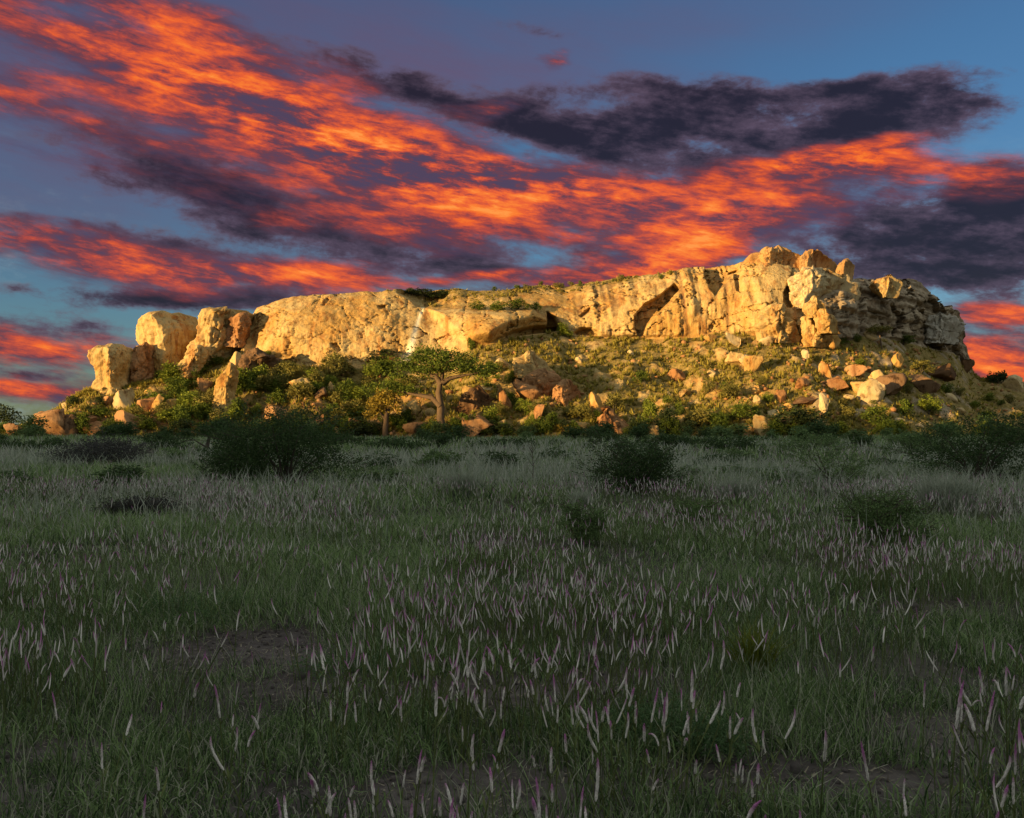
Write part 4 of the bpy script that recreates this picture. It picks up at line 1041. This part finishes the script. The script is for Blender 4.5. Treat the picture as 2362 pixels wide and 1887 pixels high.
def plain_bush(px, pb, wpx, hpx, label, kind, nleaf, leaf, seed, nlobe=12, stems=14, flat=1.0, sparse=0.45, name='bush', low=0.02, twigs=60):
    p = plain_point(px, pb); m = p[1] / F; w, h = wpx * m, hpx * m; r = np.random.default_rng(seed)
    e = obj(name, None, loc=p); e.empty_display_size = 0.2
    lobes, br = [], []
    for k in range(nlobe):
        a = k / nlobe * 6.28 * 2.4 + r.uniform(-.4, .4); q = math.sqrt((k + .5) / nlobe) * 0.36
        s = r.uniform(0.15, 0.25)
        zc = r.uniform(low + .1, 0.78) * (1 - 0.9 * q * q)
        lobes.append((w * q * math.cos(a), 0.8 * w * q * math.sin(a), h * zc, w * s, w * s * .8, h * s * 1.15 * flat))
    P = crown_points(lobes, nleaf, r, sparse)
    V, Fc = leaves_geo(P, np.full(len(P), leaf), r, 0.2, 0.55)
    # twigs sticking out with leaves on them break the outline
    tp = []
    for k in range(twigs):
        l = lobes[r.integers(nlobe)]; d = r.normal(size=3); d[2] = abs(d[2]) * 0.8 + 0.1; d /= np.linalg.norm(d)
        a = np.array(l[:3]) + d * np.array(l[3:6]) * 0.6; b = np.array(l[:3]) + d * np.array(l[3:6]) * r.uniform(1.2, 1.95) + np.array([0, 0, 0.03])
        br.append(tube([a, (a + b) / 2 + r.normal(size=3) * 0.03, b], [0.007, 0.005, 0.002], 3))
        t = r.random((26, 1)); tp.append(a * (1 - t) + b * t + r.normal(size=(26, 3)) * 0.025)
    tp = np.concatenate(tp); V2, F2 = leaves_geo(tp, np.full(len(tp), leaf), r, 0.2, 0.55)
    Va, Fa = join([(V, Fc), (V2, F2)])
    for k in range(stems):
        l = lobes[k % nlobe]; t = np.array(l[:3]) + r.normal(size=3) * 0.05; a = np.array([r.normal() * 0.06, r.normal() * 0.06, -0.05])
        c1 = a * .5 + t * .5 * np.array([.7, .7, 1]); rr = 0.012 * (1 + w / 3)
        br.append(tube([a, c1 * np.array([.8, .8, .6]), c1, t], [rr * 1.6, rr * 1.2, rr, rr * .3], 5))
    tv, tf = [], []
    b3 = [b for b in br]; Vb, Fb = join(b3)
    obj('foliage', mesh('foliage', Va, Fa, M_LEAF[kind], {'rnd': np.repeat(r.random(len(P) + len(tp)), 4)}), e)
    obj('branches', mesh('branches', Vb, Fb, M_TWIG), e)
    return tag(e, label, 'bush')
PB = [ # px, base, w, h, label, kind, leaves, size, lobes, flat, sparse
 (660, 1126, 380, 215, 'biggest dark bush on the plain, left of centre', 'shade', 19000, .055, 24, 1.0, .4),
 (545, 1120, 170, 140, 'dark bush joined to the left flank of the biggest one', 'shade', 6000, .055, 9, 1.0, .4),
 (215, 1082, 250, 82, 'broad grey-purple twiggy bush on the left of the plain', 'purple', 9000, .06, 14, 1.0, .3),
 (1465, 1140, 250, 165, 'dark rounded bush on the plain right of centre', 'shade', 11000, .05, 12, 1.0, .4),
 (2250, 1124, 370, 205, 'large spreading bush at the right edge of the plain', 'shade', 13000, .055, 14, .9, .4),
 (1925, 1128, 250, 130, 'thin open bush with forked bare branches right of the dark rounded one', 'shade2', 2600, .05, 12, .8, .6),
 (1345, 1262, 130, 100, 'soft bright green low bush in the middle of the grass', 'shade2', 5000, .028, 9, 1, .3),
 (310, 1210, 170, 86, 'dark brownish low bush in the grass on the left', 'purple', 5200, .03, 9, 1, .3),
 (2035, 1258, 220, 120, 'soft green low bush in the grass on the right', 'shade2', 6000, .03, 10, 1, .3),
 (1610, 1218, 190, 70, 'low dark green bush in front of the dark rounded one', 'shade2', 4000, .03, 9, 1, .3),
 (380, 1045, 150, 52, 'dark bush behind and right of the grey-purple one', 'shade', 3500, .10, 9, 1, .3),
 (60, 1048, 130, 42, 'dark low bush at the left edge of the plain', 'shade', 2600, .10, 8, 1, .3),
 (1010, 1090, 120, 56, 'soft grey-green bush in the middle distance left of the bare sapling', 'shade2', 3400, .07, 9, 1, .3),
 (910, 1044, 160, 36, 'low dark bush far out below the spreading tree', 'shade', 2600, .12, 9, 1, .3),
 (1160, 1040, 160, 34, 'low dark bush far out below the central rock pile', 'shade', 2600, .12, 9, 1, .3),
 (1690, 1044, 190, 44, 'low green bush far out below the upright orange slab', 'shade', 3000, .12, 9, 1, .3),
 (1560, 1036, 120, 34, 'small far bush behind the dark rounded one', 'shade', 2200, .12, 9, 1, .3),
 (1860, 1046, 170, 56, 'far green bush behind the thin open one', 'shade2', 3000, .10, 9, 1, .3),
 (2110, 1060, 170, 70, 'far green bush left of the large spreading one', 'shade2', 3200, .09, 9, 1, .3),
 (2330, 1046, 120, 60, 'far dark bush at the right edge behind the large spreading one', 'shade', 2600, .1, 8, 1, .3),
 (780, 1030, 120, 30, 'small far bush behind the biggest dark one', 'shade', 2200, .13, 8, 1, .3),
]
for i, (px, pb, w, h, lab, kd, nl, ls, nlb, fl, sp) in enumerate(PB):
    plain_bush(px, pb, w, h, lab, kd, nl, ls, 900 + i, nlb, flat=fl, sparse=sp, twigs=150 if nl > 5000 else 60)

for kd_, lk_ in (('plain_soft', 'shade2'), ('plain_dark', 'shade')):
    BUSH[kd_] = []
    for v in range(4):
        V, Fc, rn, bv, bf = bush_geo(700 + v + 10 * len(BUSH), 1300, 0.07, 9)
        BUSH[kd_].append((mesh('foliage', V, Fc, M_LEAF[lk_], {'rnd': rn}), mesh('stem', bv, bf, M_TWIG)))
PANCH = {handle(q[4]): (q[0], q[1]) for q in PB}
def far_scrub():
    r = random.Random(33); cnt = {}
    spots = []
    while len(spots) < 190:
        py = 1006 + 130 * r.random() ** 2.6; px = r.uniform(-20, 2380); w = r.uniform(50, 130) * (0.6 + (py - 1012) / 200)
        if any(abs(px - q[0]) < q[2] * .5 and abs(py - q[1]) < 22 for q in PB): continue
        spots.append((px, py, w, r.choice(['plain_soft', 'plain_dark'])))
    for (px, py, w, kd) in sorted(spots):
        p = plain_point(px, py); m = p[1] / F; an = min(PANCH, key=lambda k: math.hypot(PANCH[k][0] - px, 3 * (PANCH[k][1] - py)))
        tone = 'soft green' if kd == 'plain_soft' else 'dark green'; key = (tone, 'left' if px < PANCH[an][0] else 'right', 'behind' if py < PANCH[an][1] else 'before', an); c = cnt.get(key, 0); cnt[key] = c + 1
        e = obj('scrub_bush', None, loc=p - np.array([0, 0, .05]), rz=r.uniform(0, 6.28), sc=(w * m, w * m * .9, w * m * r.uniform(.28, .46) * (1 + 0.75 * min(1, max(0, (p[1] - 60) / 50))))); e.empty_display_size = .3
        fo, stm = BUSH[kd][r.randrange(4)]; obj('foliage', fo, e); obj('stem', stm, e)
        rel = key[2] + ' and ' + key[1] + ' of'
        tag(e, ('leftmost ' if c == 0 else ORD[min(c, 9)] + 'from left ') + tone + ' scrub ' + rel + ' the ' + an, 'bush', 'scrub bushes far out on the plain')
far_scrub()
# small tree left of the big bush, and the bare sapling
tree(478, 1052, 80, 'small dark tree with a bare leaning trunk behind the biggest bush',
     [[(0, 0, 0, .13), (0, 30, 0, .11), (6, 56, 0, .08)], [(0, 26, 0, .06), (-30, 44, 0, .03), (-60, 40, 0, .01)], [(4, 50, 0, .06), (26, 76, 0, .02)]],
     [(10, 72, 0, 34, .9, 14), (40, 78, 0, 30, .9, 14), (-16, 62, 0, 22, .7, 8)], 'shade', 2200, .11, .1, name='small_tree', loc=plain_point(478, 1052), bark=M_TWIG)
def sapling():
    p = plain_point(1228, 1142); m = p[1] / F; r = np.random.default_rng(77)
    e = obj('sapling', None, loc=p); e.empty_display_size = 0.2
    v, f = tube([(0, 0, 0), (2 * m, 0, 60 * m), (-2 * m, 0, 128 * m)], [.014, .010, .003], 5); obj('stem', mesh('stem', v, f, M_TWIG), e)
    for k in range(12):
        z = r.uniform(35, 110); s = r.choice([-1, 1]); L = r.uniform(14, 34) * (1.2 - z / 140)
        v, f = tube([(0, 0, z * m), (s * L * .5 * m, r.normal() * .05, (z + L * .8) * m), (s * L * .8 * m, r.normal() * .08, (z + L * 1.5) * m)], [.006, .004, .0015], 4)
        obj('twig', mesh('twig', v, f, M_TWIG), e)
    tag(e, 'thin bare leafless sapling standing alone in the middle of the plain', 'sapling')
sapling()

# ------------------------------------------------------------------ grass on the plain
BARE = [(-1.86, 7.1, 0.75, 0.95), (-1.2, 6.2, 0.6, 0.45), (-0.2, 5.9, 0.95, 0.46), (0.6, 6.1, 0.5, 0.32), (3.7, 8.4, 0.7, 0.5), (1.3, 4.45, 0.75, 0.32), (-0.1, 4.35, 0.6, 0.28), (-2.3, 5.1, 0.35, 0.28), (2.2, 5.2, 0.4, 0.25), (-1.4, 3.5, 0.5, 0.2)]
def bare(x, y):
    v = np.zeros_like(x)
    wob = 0.35 * fbm(np.stack([x * 2.3, y * 2.3, 0 * x], 1), 3, 61)
    for (a, b, c, d) in BARE: v = np.maximum(v, np.clip(1.6 - np.sqrt(((x - a) / c) ** 2 + ((y - b) / d) ** 2) * 1.2 + wob, 0, 1))
    return v
def field_points(r, y0, y1, n, half=0.60):
    y = np.sqrt(r.uniform(y0 * y0, y1 * y1, n)); x = r.uniform(-half, half, n) * y; return x, y

def blades(x, y, L, W, r, tiltmax=0.9, bend=0.5, z0=-0.01):
    n = len(x); ph = r.uniform(0, 6.283, n); tl = r.uniform(0.05, tiltmax, n)
    h = np.stack([np.cos(ph), np.sin(ph), 0 * ph], 1); up = np.array([0, 0, 1.0])
    fa = r.uniform(0, 6.283, n); sd = np.stack([np.cos(fa), np.sin(fa), 0 * fa], 1) * (W * 0.5)[:, None]
    b = np.stack([x, y, gz(x, y) + z0], 1)
    mid = b + (h * np.sin(tl)[:, None] + up * np.cos(tl)[:, None]) * (L * 0.55)[:, None]
    t2 = tl + bend * r.uniform(0.2, 1.3, n)
    tip = mid + (h * np.sin(t2)[:, None] + up * np.cos(t2)[:, None]) * (L * 0.45)[:, None]
    V = np.stack([b - sd * .8, b + sd * .8, mid - sd, mid + sd, tip], 1).reshape(-1, 3)
    k = np.arange(n)[:, None] * 5
    Fc = np.concatenate([k + np.array([0, 1, 3]), k + np.array([0, 3, 2]), k + np.array([2, 3, 4])], 0)
    return V, Fc

def make_grass():
    r = np.random.default_rng(71); parts = []
    def layer(y0, y1, n, L, W, tilt, bend, clump=0.9, thr=-0.3):
        x, y = field_points(r, y0, y1, n)
        cl = 0.8 * fbm(np.stack([x * clump, y * clump, 0 * x], 1), 3, 63) + 0.6 * fbm(np.stack([x * clump * .3, y * clump * .3, 0 * x + 7], 1), 2, 64)
        keep = (r.random(n) < np.clip(0.55 + 0.55 * cl + 0.15, 0.08, 1)) & (r.random(n) > bare(x, y) * 1.1)
        x, y, cl = x[keep], y[keep], cl[keep]; m = len(x)
        ll = r.uniform(L[0], L[1], m) * (0.72 + 0.55 * np.clip(cl, -1, 1)); ww = r.uniform(W[0], W[1], m)
        V, Fc = blades(x, y, ll, ww, r, tilt, bend); parts.append((V, Fc, np.clip(0.46 - 0.16 * smooth01((13 - y) / 9) + 0.35 * cl + r.normal(size=m) * .36, 0, 1), r.random(m)))
    layer(2.3, 8, 130000, (.06, .24), (.003, .0085), 1.15, .9, 1.2)
    layer(2.3, 10, 44000, (.20, .46), (.0025, .005), .55, .5, 1.0)
    layer(8, 18, 120000, (.10, .36), (.006, .014), 1.0, .8, .7)
    layer(18, 42, 90000, (.18, .55), (.012, .03), .9, .7, .35)
    layer(42, 149, 70000, (.30, .95), (.035, .09), .8, .6, .12)
    V, Fc = join([(p[0], p[1]) for p in parts])
    rn = np.repeat(np.concatenate([p[2] for p in parts]), 5); r2 = np.repeat(np.concatenate([p[3] for p in parts]), 5)
    tag(obj('grass', mesh('grass', V, Fc, M_GRASS, {'rnd': rn, 'rnd2': r2})), 'dark green grass and low herbs covering the shaded plain', 'grass', kind='stuff')
    # pale feathery seed grass farther out
    x, y = field_points(r, 10, 90, 120000)
    cl = 1.5 * fbm(np.stack([x * .16, y * .10, 0 * x + 5], 1), 3, 65)
    side = smooth01((x / y - 0.05) / 0.25) * 0.35
    keep = r.random(len(x)) < np.clip(cl * 1.1 + side + 0.42, 0.03, 1) * smooth01((y - 9) / 9) * (1 - 0.92 * smooth01((y - 32) / 38)); x, y = x[keep], y[keep]; m = len(x)
    V, Fc = blades(x, y, r.uniform(.28, .75, m) * (1 + 0.006 * y), np.clip(0.0008 * y, .007, .06) * r.uniform(.6, 1.2, m), r, .5, .7)
    tag(obj('feather_grass', mesh('feather_grass', V, Fc, M_STRAW, {'rnd': np.repeat(r.random(m), 5)})), 'pale feathery seed grass hazing the middle of the plain', 'grass', kind='stuff')
make_grass()

def litter():
    r = np.random.default_rng(87); parts = []
    x, y = field_points(r, 2.4, 11, 60000); keep = r.random(len(x)) < np.clip(bare(x, y) * .55 + .05, 0, 1); x, y = x[keep], y[keep]; m = len(x)
    ph = r.uniform(0, 6.28, m); L = r.uniform(.008, .05, m); W = r.uniform(.0015, .006, m); t = np.stack([np.cos(ph), np.sin(ph), r.uniform(-.1, .5, m)], 1) * L[:, None]; sd = np.stack([-np.sin(ph), np.cos(ph), 0 * ph], 1) * W[:, None]
    p = np.stack([x, y, gz(x, y) + r.uniform(.003, .012, m)], 1)
    V = np.stack([p - sd, p + sd, p + t + sd * .5, p + t - sd * .5], 1).reshape(-1, 3)
    o = obj('dry_litter', mesh('dry_litter', V, np.arange(len(V)).reshape(-1, 4), M_LITTER, {'rnd': np.repeat(r.random(m), 4)}))
    tag(o, 'dry stalks and chips strewn over the bare soil patches', 'litter', kind='stuff')
    base, Fc = ico(1); Vs, Fs = [], []; k = 0
    x, y = field_points(r, 2.6, 11, 5200); b = bare(x, y); keep = r.random(len(x)) < b * .9 + .02
    for a, c in zip(x[keep], y[keep]):
        v = base * r.uniform(.006, .02) * r.uniform(.6, 1.3, 3) * (1 + 1.5 * (r.random() < .06)); Vs.append(rot_z(v, r.uniform(0, 6)) + np.array([a, c, float(gz(np.array([a]), np.array([c]))[0]) + .004])); Fs.append(Fc + k); k += len(base)
    o = obj('pebbles', mesh('pebbles', np.concatenate(Vs), np.concatenate(Fs), M_GROUND)); tag(o, 'small pebbles and clods on the bare soil patches', 'pebbles', kind='stuff')
M_LITTER = leaf_mat("dry_stalks", (0.06, 0.045, 0.035), (0.34, 0.29, 0.22), trans=0.0)
litter()
def tussock(px, pb, wpx, hpx, label, mat, n, seed, wid):
    p = plain_point(px, pb); m = p[1] / F; r = np.random.default_rng(seed); w, h = wpx * m, hpx * m
    ph = r.uniform(0, 6.283, n); tl = r.uniform(0.0, 0.75, n) ** 1.1; L = h * r.uniform(.6, 1.15, n)
    x = r.normal(size=n) * w * 0.12; y = r.normal(size=n) * w * 0.10
    V, Fc = blades(x + p[0], y + p[1], L, np.full(n, wid), r, 0.75, 0.8); V = V - p
    o = obj('grass_tussock', mesh('grass_tussock', V, Fc, mat, {'rnd': np.repeat(r.random(n), 5), 'rnd2': np.repeat(r.random(n), 5)}), loc=p)
    tag(o, label, 'grass tussock')
tussock(1070, 1152, 150, 84, 'pale feathery grass tussock in the middle distance left of the bare sapling', M_STRAW, 900, 81, .012)
tussock(2180, 1190, 260, 120, 'pale feathery grass tussock in front of the large right edge bush', M_STRAW, 1300, 82, .012)
tussock(1700, 1160, 200, 80, 'pale wispy grass tussock between the dark rounded and the thin open bush', M_STRAW, 900, 83, .012)
tussock(1742, 1566, 120, 140, 'yellow-green grass clump in the right foreground', M_LIME, 260, 84, .007)
tussock(1340, 1180, 90, 60, 'small pale grass tussock right of the bare sapling', M_STRAW, 500, 85, .01)

def herb(px, pb, wpx, hpx, label, n, leaf, seed):
    p = plain_point(px, pb); m = p[1] / F; r = np.random.default_rng(seed); w, h = wpx * m, hpx * m
    lobes = [(r.uniform(-.36, .36) * w, r.uniform(-.30, .30) * w, h * r.uniform(.2, .5), w * r.uniform(.1, .2), w * r.uniform(.1, .2), h * r.uniform(.3, .5)) for _ in range(14)]
    P = crown_points(lobes, n, r, .2); V, Fc = leaves_geo(P, np.full(len(P), leaf), r, .3, .35)
    e = obj('leafy_herb', None, loc=p); e.empty_display_size = .1
    obj('foliage', mesh('foliage', V, Fc, M_HERB, {'rnd': np.repeat(r.random(len(P)), 4)}), e)
    st = [tube([(l[0] * .3, l[1] * .3, -.02), (l[0] * .7, l[1] * .7, l[2] * .6), l[:3]], [.004, .003, .0015], 4) for l in lobes]
    v, f = join(st); obj('stems', mesh('stems', v, f, M_STEM, {'rnd': np.zeros(len(v))}), e)
    tag(e, label, 'herb')
herb(1530, 1745, 420, 130, 'wide low lacy green herb sprawling in the right foreground', 9000, .016, 91)
herb(1180, 1420, 260, 80, 'soft green herb patch in the middle of the grass', 5000, .018, 92)
herb(820, 1560, 320, 70, 'low green herb patch behind the bare soil on the left', 5000, .016, 93)
herb(420, 1440, 340, 80, 'olive green herb mound on the left of the field', 5000, .018, 94)

# ------------------------------------------------------------------ flower spikes
def spike_path(h, lean, bend, hook, head, n1=5, n2=9):
    """stem then head, in the XZ plane"""
    pts = [np.zeros(3)]; tot = h + head
    def step(a, L): pts.append(pts[-1] + np.array([math.sin(a), 0, math.cos(a)]) * L)
    for k in range(n1): step(lean + bend * ((k + .5) / n1) ** 2 * .5, h / n1)
    for k in range(n2):
        t = (k + .5) / n2; step(lean + bend * .5 + bend * .5 * t + hook * t * t, head / n2)
    return np.array(pts), n1
def spike_geo(seed, h, head, lean, bend, hook, rad, sides=7, n1=5, n2=13):
    r = np.random.default_rng(seed); pts, k = spike_path(h, lean, bend, hook, head, n1, n2)
    sv, sf = tube(pts[:k + 1], np.linspace(.0030, .0020, k + 1), 4)
    lv = []
    for q in range(5):
        i = r.integers(0, k); a = r.uniform(0, 6.28); L = r.uniform(.03, .09); d = np.array([math.cos(a), math.sin(a), .9]); d /= np.linalg.norm(d); s = np.cross(d, (0, 0, 1)); s = s / np.linalg.norm(s) * .004
        b = pts[i] * .5 + pts[i + 1] * .5; lv.append((np.array([b, b + d * L * .5 + s, b + d * L, b + d * L * .5 - s]), np.array([[0, 1, 2, 3]])))
    sv, sf = join([(sv, sf)] + lv)
    hp = pts[k:]; t = np.linspace(0, 1, len(hp)); prof = np.minimum(1, np.minimum((t + .06) / .14, (1.04 - t) / .30)) ** .7
    rr = rad * prof
    hv, hf = tube(hp, rr, sides); hv = hv.reshape(len(hp), sides, 3)
    c = hp[:, None]; wob = r.uniform(.78, 1.30, (len(hp), sides, 1)); hv = c + (hv - c) * wob
    tt = np.repeat(t, sides); hv = hv.reshape(-1, 3); rn = r.random(len(hv))
    # bristles: small outward facets
    nb = 70; ii = r.integers(1, len(hp) - 1, nb); aa = r.uniform(0, 6.28, nb); bl = []
    for i, a in zip(ii, aa):
        tg = hp[i + 1] - hp[i - 1]; tg /= np.linalg.norm(tg); u = np.cross(tg, (0, 1, 0)); u /= np.linalg.norm(u); w = np.cross(tg, u)
        d = math.cos(a) * u + math.sin(a) * w; b = hp[i] + d * rr[i] * .8; e = np.cross(d, tg) * .0028
        bl.append(np.array([b - e, b + e, b + d * rr[i] * .75 + tg * .004, b + d * rr[i] * .7 + tg * .0035]))
    bv = np.concatenate(bl); bf = np.arange(len(bv)).reshape(-1, 4) + len(hv)
    V = np.concatenate([hv, bv]); Fc = np.concatenate([hf, bf]); tt = np.concatenate([tt, np.repeat(t[ii], 4)]); rn = np.concatenate([rn, np.repeat(r.random(nb), 4)])
    return sv, sf, V, Fc, tt, rn

SPK = []
shapes = [('straight', .05, .1, .1), ('straight', .18, .1, .0), ('curved', .10, .40, .2), ('straight', .12, -.1, .1), ('leaning', .55, .1, -.3), ('leaning', .42, -.3, -.3), ('curved', .1, .3, .6), ('sinuous', .35, .4, -.9)]
HOOK = {6: 1.9}
for v in range(16):
    nm, le, be, ho = shapes[v % 8]; r_ = np.random.default_rng(v)
    if v in HOOK: nm, ho = 'hooked', HOOK[v]
    h = r_.uniform(.20, .40); hd = r_.uniform(.05, .13)
    sv, sf, hv, hf, tt, rn = spike_geo(v, h, hd, le, be, ho, r_.uniform(.0032, .0048))
    pink = r_.uniform(-.25, .30)
    SPK.append((nm, mesh('stem', sv, sf, M_STEM, {'rnd': np.random.default_rng(v).random(len(sv)), 'rnd2': np.zeros(len(sv))}),
                mesh('flower_head', hv, hf, M_FLOWER, {'t': tt, 'rnd': rn, 'rnd2': np.full(len(hv), .5 + pink)})))
LAB = {'straight': 'upright cream flower spike with pinkish tip in the foreground grass', 'curved': 'curved cream flower spike with pinkish tip in the foreground grass',
       'leaning': 'leaning cream flower spike with pinkish tip in the foreground grass', 'hooked': 'hooked cream flower spike bending over in the foreground grass',
       'sinuous': 'S-shaped cream flower spike with pinkish tip in the foreground grass'}
def place_spike(v, x, y, rz, sc, label, group):
    nm, ms, mh = SPK[v]; e = obj('flower_spike', None, loc=(x, y, float(gz(np.array([x]), np.array([y]))[0])), rz=rz, sc=sc); e.empty_display_size = .05
    obj('stem', ms, e); obj('flower_head', mh, e); tag(e, label, 'flower spike', group)

PLACE = ['at the far left', 'on the left', 'left of the middle', 'right of the middle', 'on the right', 'at the far right']
def make_flowers():
    r = np.random.default_rng(101)
    # a thick clump and an arched one at the lower right corner
    for (px, pb, v, sc, rz, lab) in [(2190, 1800, 8, 1.5, 0, 'thick pale flower spike, leftmost of three close together at lower right'), (2214, 1806, 0, 1.3, 1, 'thick pale flower spike, middle one of three close together at lower right'),
                                     (2238, 1802, 1, 1.3, 0.3, 'thick pale flower spike, rightmost of three close together at lower right'), (2310, 1806, 6, 1.6, 0.0, 'pale arched flower spike drooping like a hook at lower right'),
                                     (2278, 1800, 2, 1.5, 2.0, 'tall pale flower spike left of the arched one at lower right')]:
        p = plain_point(px, min(pb + 120, 1990)); place_spike(v, p[0], p[1], rz, sc, lab, None)
    def pts(y0, y1, n, thr):
        x, y = field_points(r, y0, y1, n, .56); cl = fbm(np.stack([x * .55, y * .55, 0 * x + 2], 1), 3, 67)
        keep = r.random(n) < np.clip(.36 + 1.15 * cl, thr * .5, 1); keep &= r.random(n) > bare(x, y) * .75
        return x[keep], y[keep]
    x, y = pts(2.5, 11, 10000, .1); o = np.argsort(y); x, y = x[o], y[o]
    inframe = np.abs(x / y) < .505
    idx = np.where(inframe)[0][:295]; near = np.zeros(len(x), bool); near[idx] = True
    for i in idx:
        v = int(r.integers(16)); nm = SPK[v][0]
        place_spike(v, float(x[i]), float(y[i]), float(r.uniform(0, 6.28)), float(r.uniform(.75, 1.2)), LAB[nm].replace('in the foreground grass', 'in the ' + ('front ' if y[i] < 3.9 else 'second ') + 'rows, ' + PLACE[min(5, int((x[i] / y[i] + .505) / 1.01 * 6))]), nm + ' foreground flower spikes')
    X = [x[~near]]; Yv = [y[~near]]
    for (a, b, n) in ((11, 24, 10500), (24, 60, 4500)):
        q = pts(a, b, n, .12); X.append(q[0]); Yv.append(q[1])
    x = np.concatenate(X); y = np.concatenate(Yv); n = len(x)
    fat = 1 + np.clip((y - 12) / 30, 0, 1.2)
    tmpl = []
    for v in range(16):
        nm, le, be, ho = shapes[v % 8]; r_ = np.random.default_rng(v); h = r_.uniform(.20, .40); hd = r_.uniform(.05, .13)
        p, k = spike_path(h, le, be, ho, hd, 2, 4); a = tube(p[:k + 1], [.003] * (k + 1), 3)
        t = np.array([0, .25, .5, .75, 1.0]); b = tube(p[k:], .0038 * np.array([.5, 1, 1, .9, .15]), 4)
        tmpl.append((a, b, np.repeat(t, 4)))
    own = r.integers(0, 16, n); rz = r.uniform(0, 6.283, n); sc = r.uniform(.75, 1.2, n); z = gz(x, y)
    SV, SF, HV, HF, T, RN, RN2 = [], [], [], [], [], [], []; so = ho_ = 0
    for v in range(16):
        i = np.where(own == v)[0]; (av, af), (bv, bf), t = tmpl[v]; c, s = np.cos(rz[i]), np.sin(rz[i])
        def xf(q): return np.stack([(q[None, :, 0] * c[:, None] - q[None, :, 1] * s[:, None]) * sc[i][:, None] + x[i][:, None], (q[None, :, 0] * s[:, None] + q[None, :, 1] * c[:, None]) * sc[i][:, None] + y[i][:, None], q[None, :, 2] * sc[i][:, None] + z[i][:, None]], -1)
        A = xf(av); SV.append(A.reshape(-1, 3)); SF.append((af[None] + (np.arange(len(i)) * len(av))[:, None, None]).reshape(-1, 4) + so); so += A.shape[0] * len(av)
        Bv = xf(bv); ctr = Bv.reshape(len(i), -1, 4, 3).mean(2, keepdims=True); Bv = (ctr + (Bv.reshape(len(i), -1, 4, 3) - ctr) * fat[i][:, None, None, None]).reshape(len(i), -1, 3)
        HV.append(Bv.reshape(-1, 3)); HF.append((bf[None] + (np.arange(len(i)) * len(bv))[:, None, None]).reshape(-1, 4) + ho_); ho_ += len(i) * len(bv)
        T.append(np.tile(t, len(i))); RN.append(np.repeat(r.random(len(i)), len(bv))); RN2.append(np.repeat(np.clip(r.normal(.5, .3, len(i)), -.2, 1.2), len(bv)))
    e = obj('flower_field', None); e.empty_display_size = .1
    SVc = np.concatenate(SV)
    a = obj('stems', mesh('stems', SVc, np.concatenate(SF), M_STEM, {'rnd': r.random(len(SVc)), 'rnd2': np.zeros(len(SVc))}), e); a['kind'] = 'stuff'
    b = obj('flower_heads', mesh('flower_heads', np.concatenate(HV), np.concatenate(HF), M_FLOWER, {'t': np.concatenate(T), 'rnd': np.concatenate(RN), 'rnd2': np.concatenate(RN2)}), e); b['kind'] = 'stuff'
    tag(e, 'thousands of pale pink flower spikes stretching back over the plain', 'flowers', kind='stuff')
make_flowers()
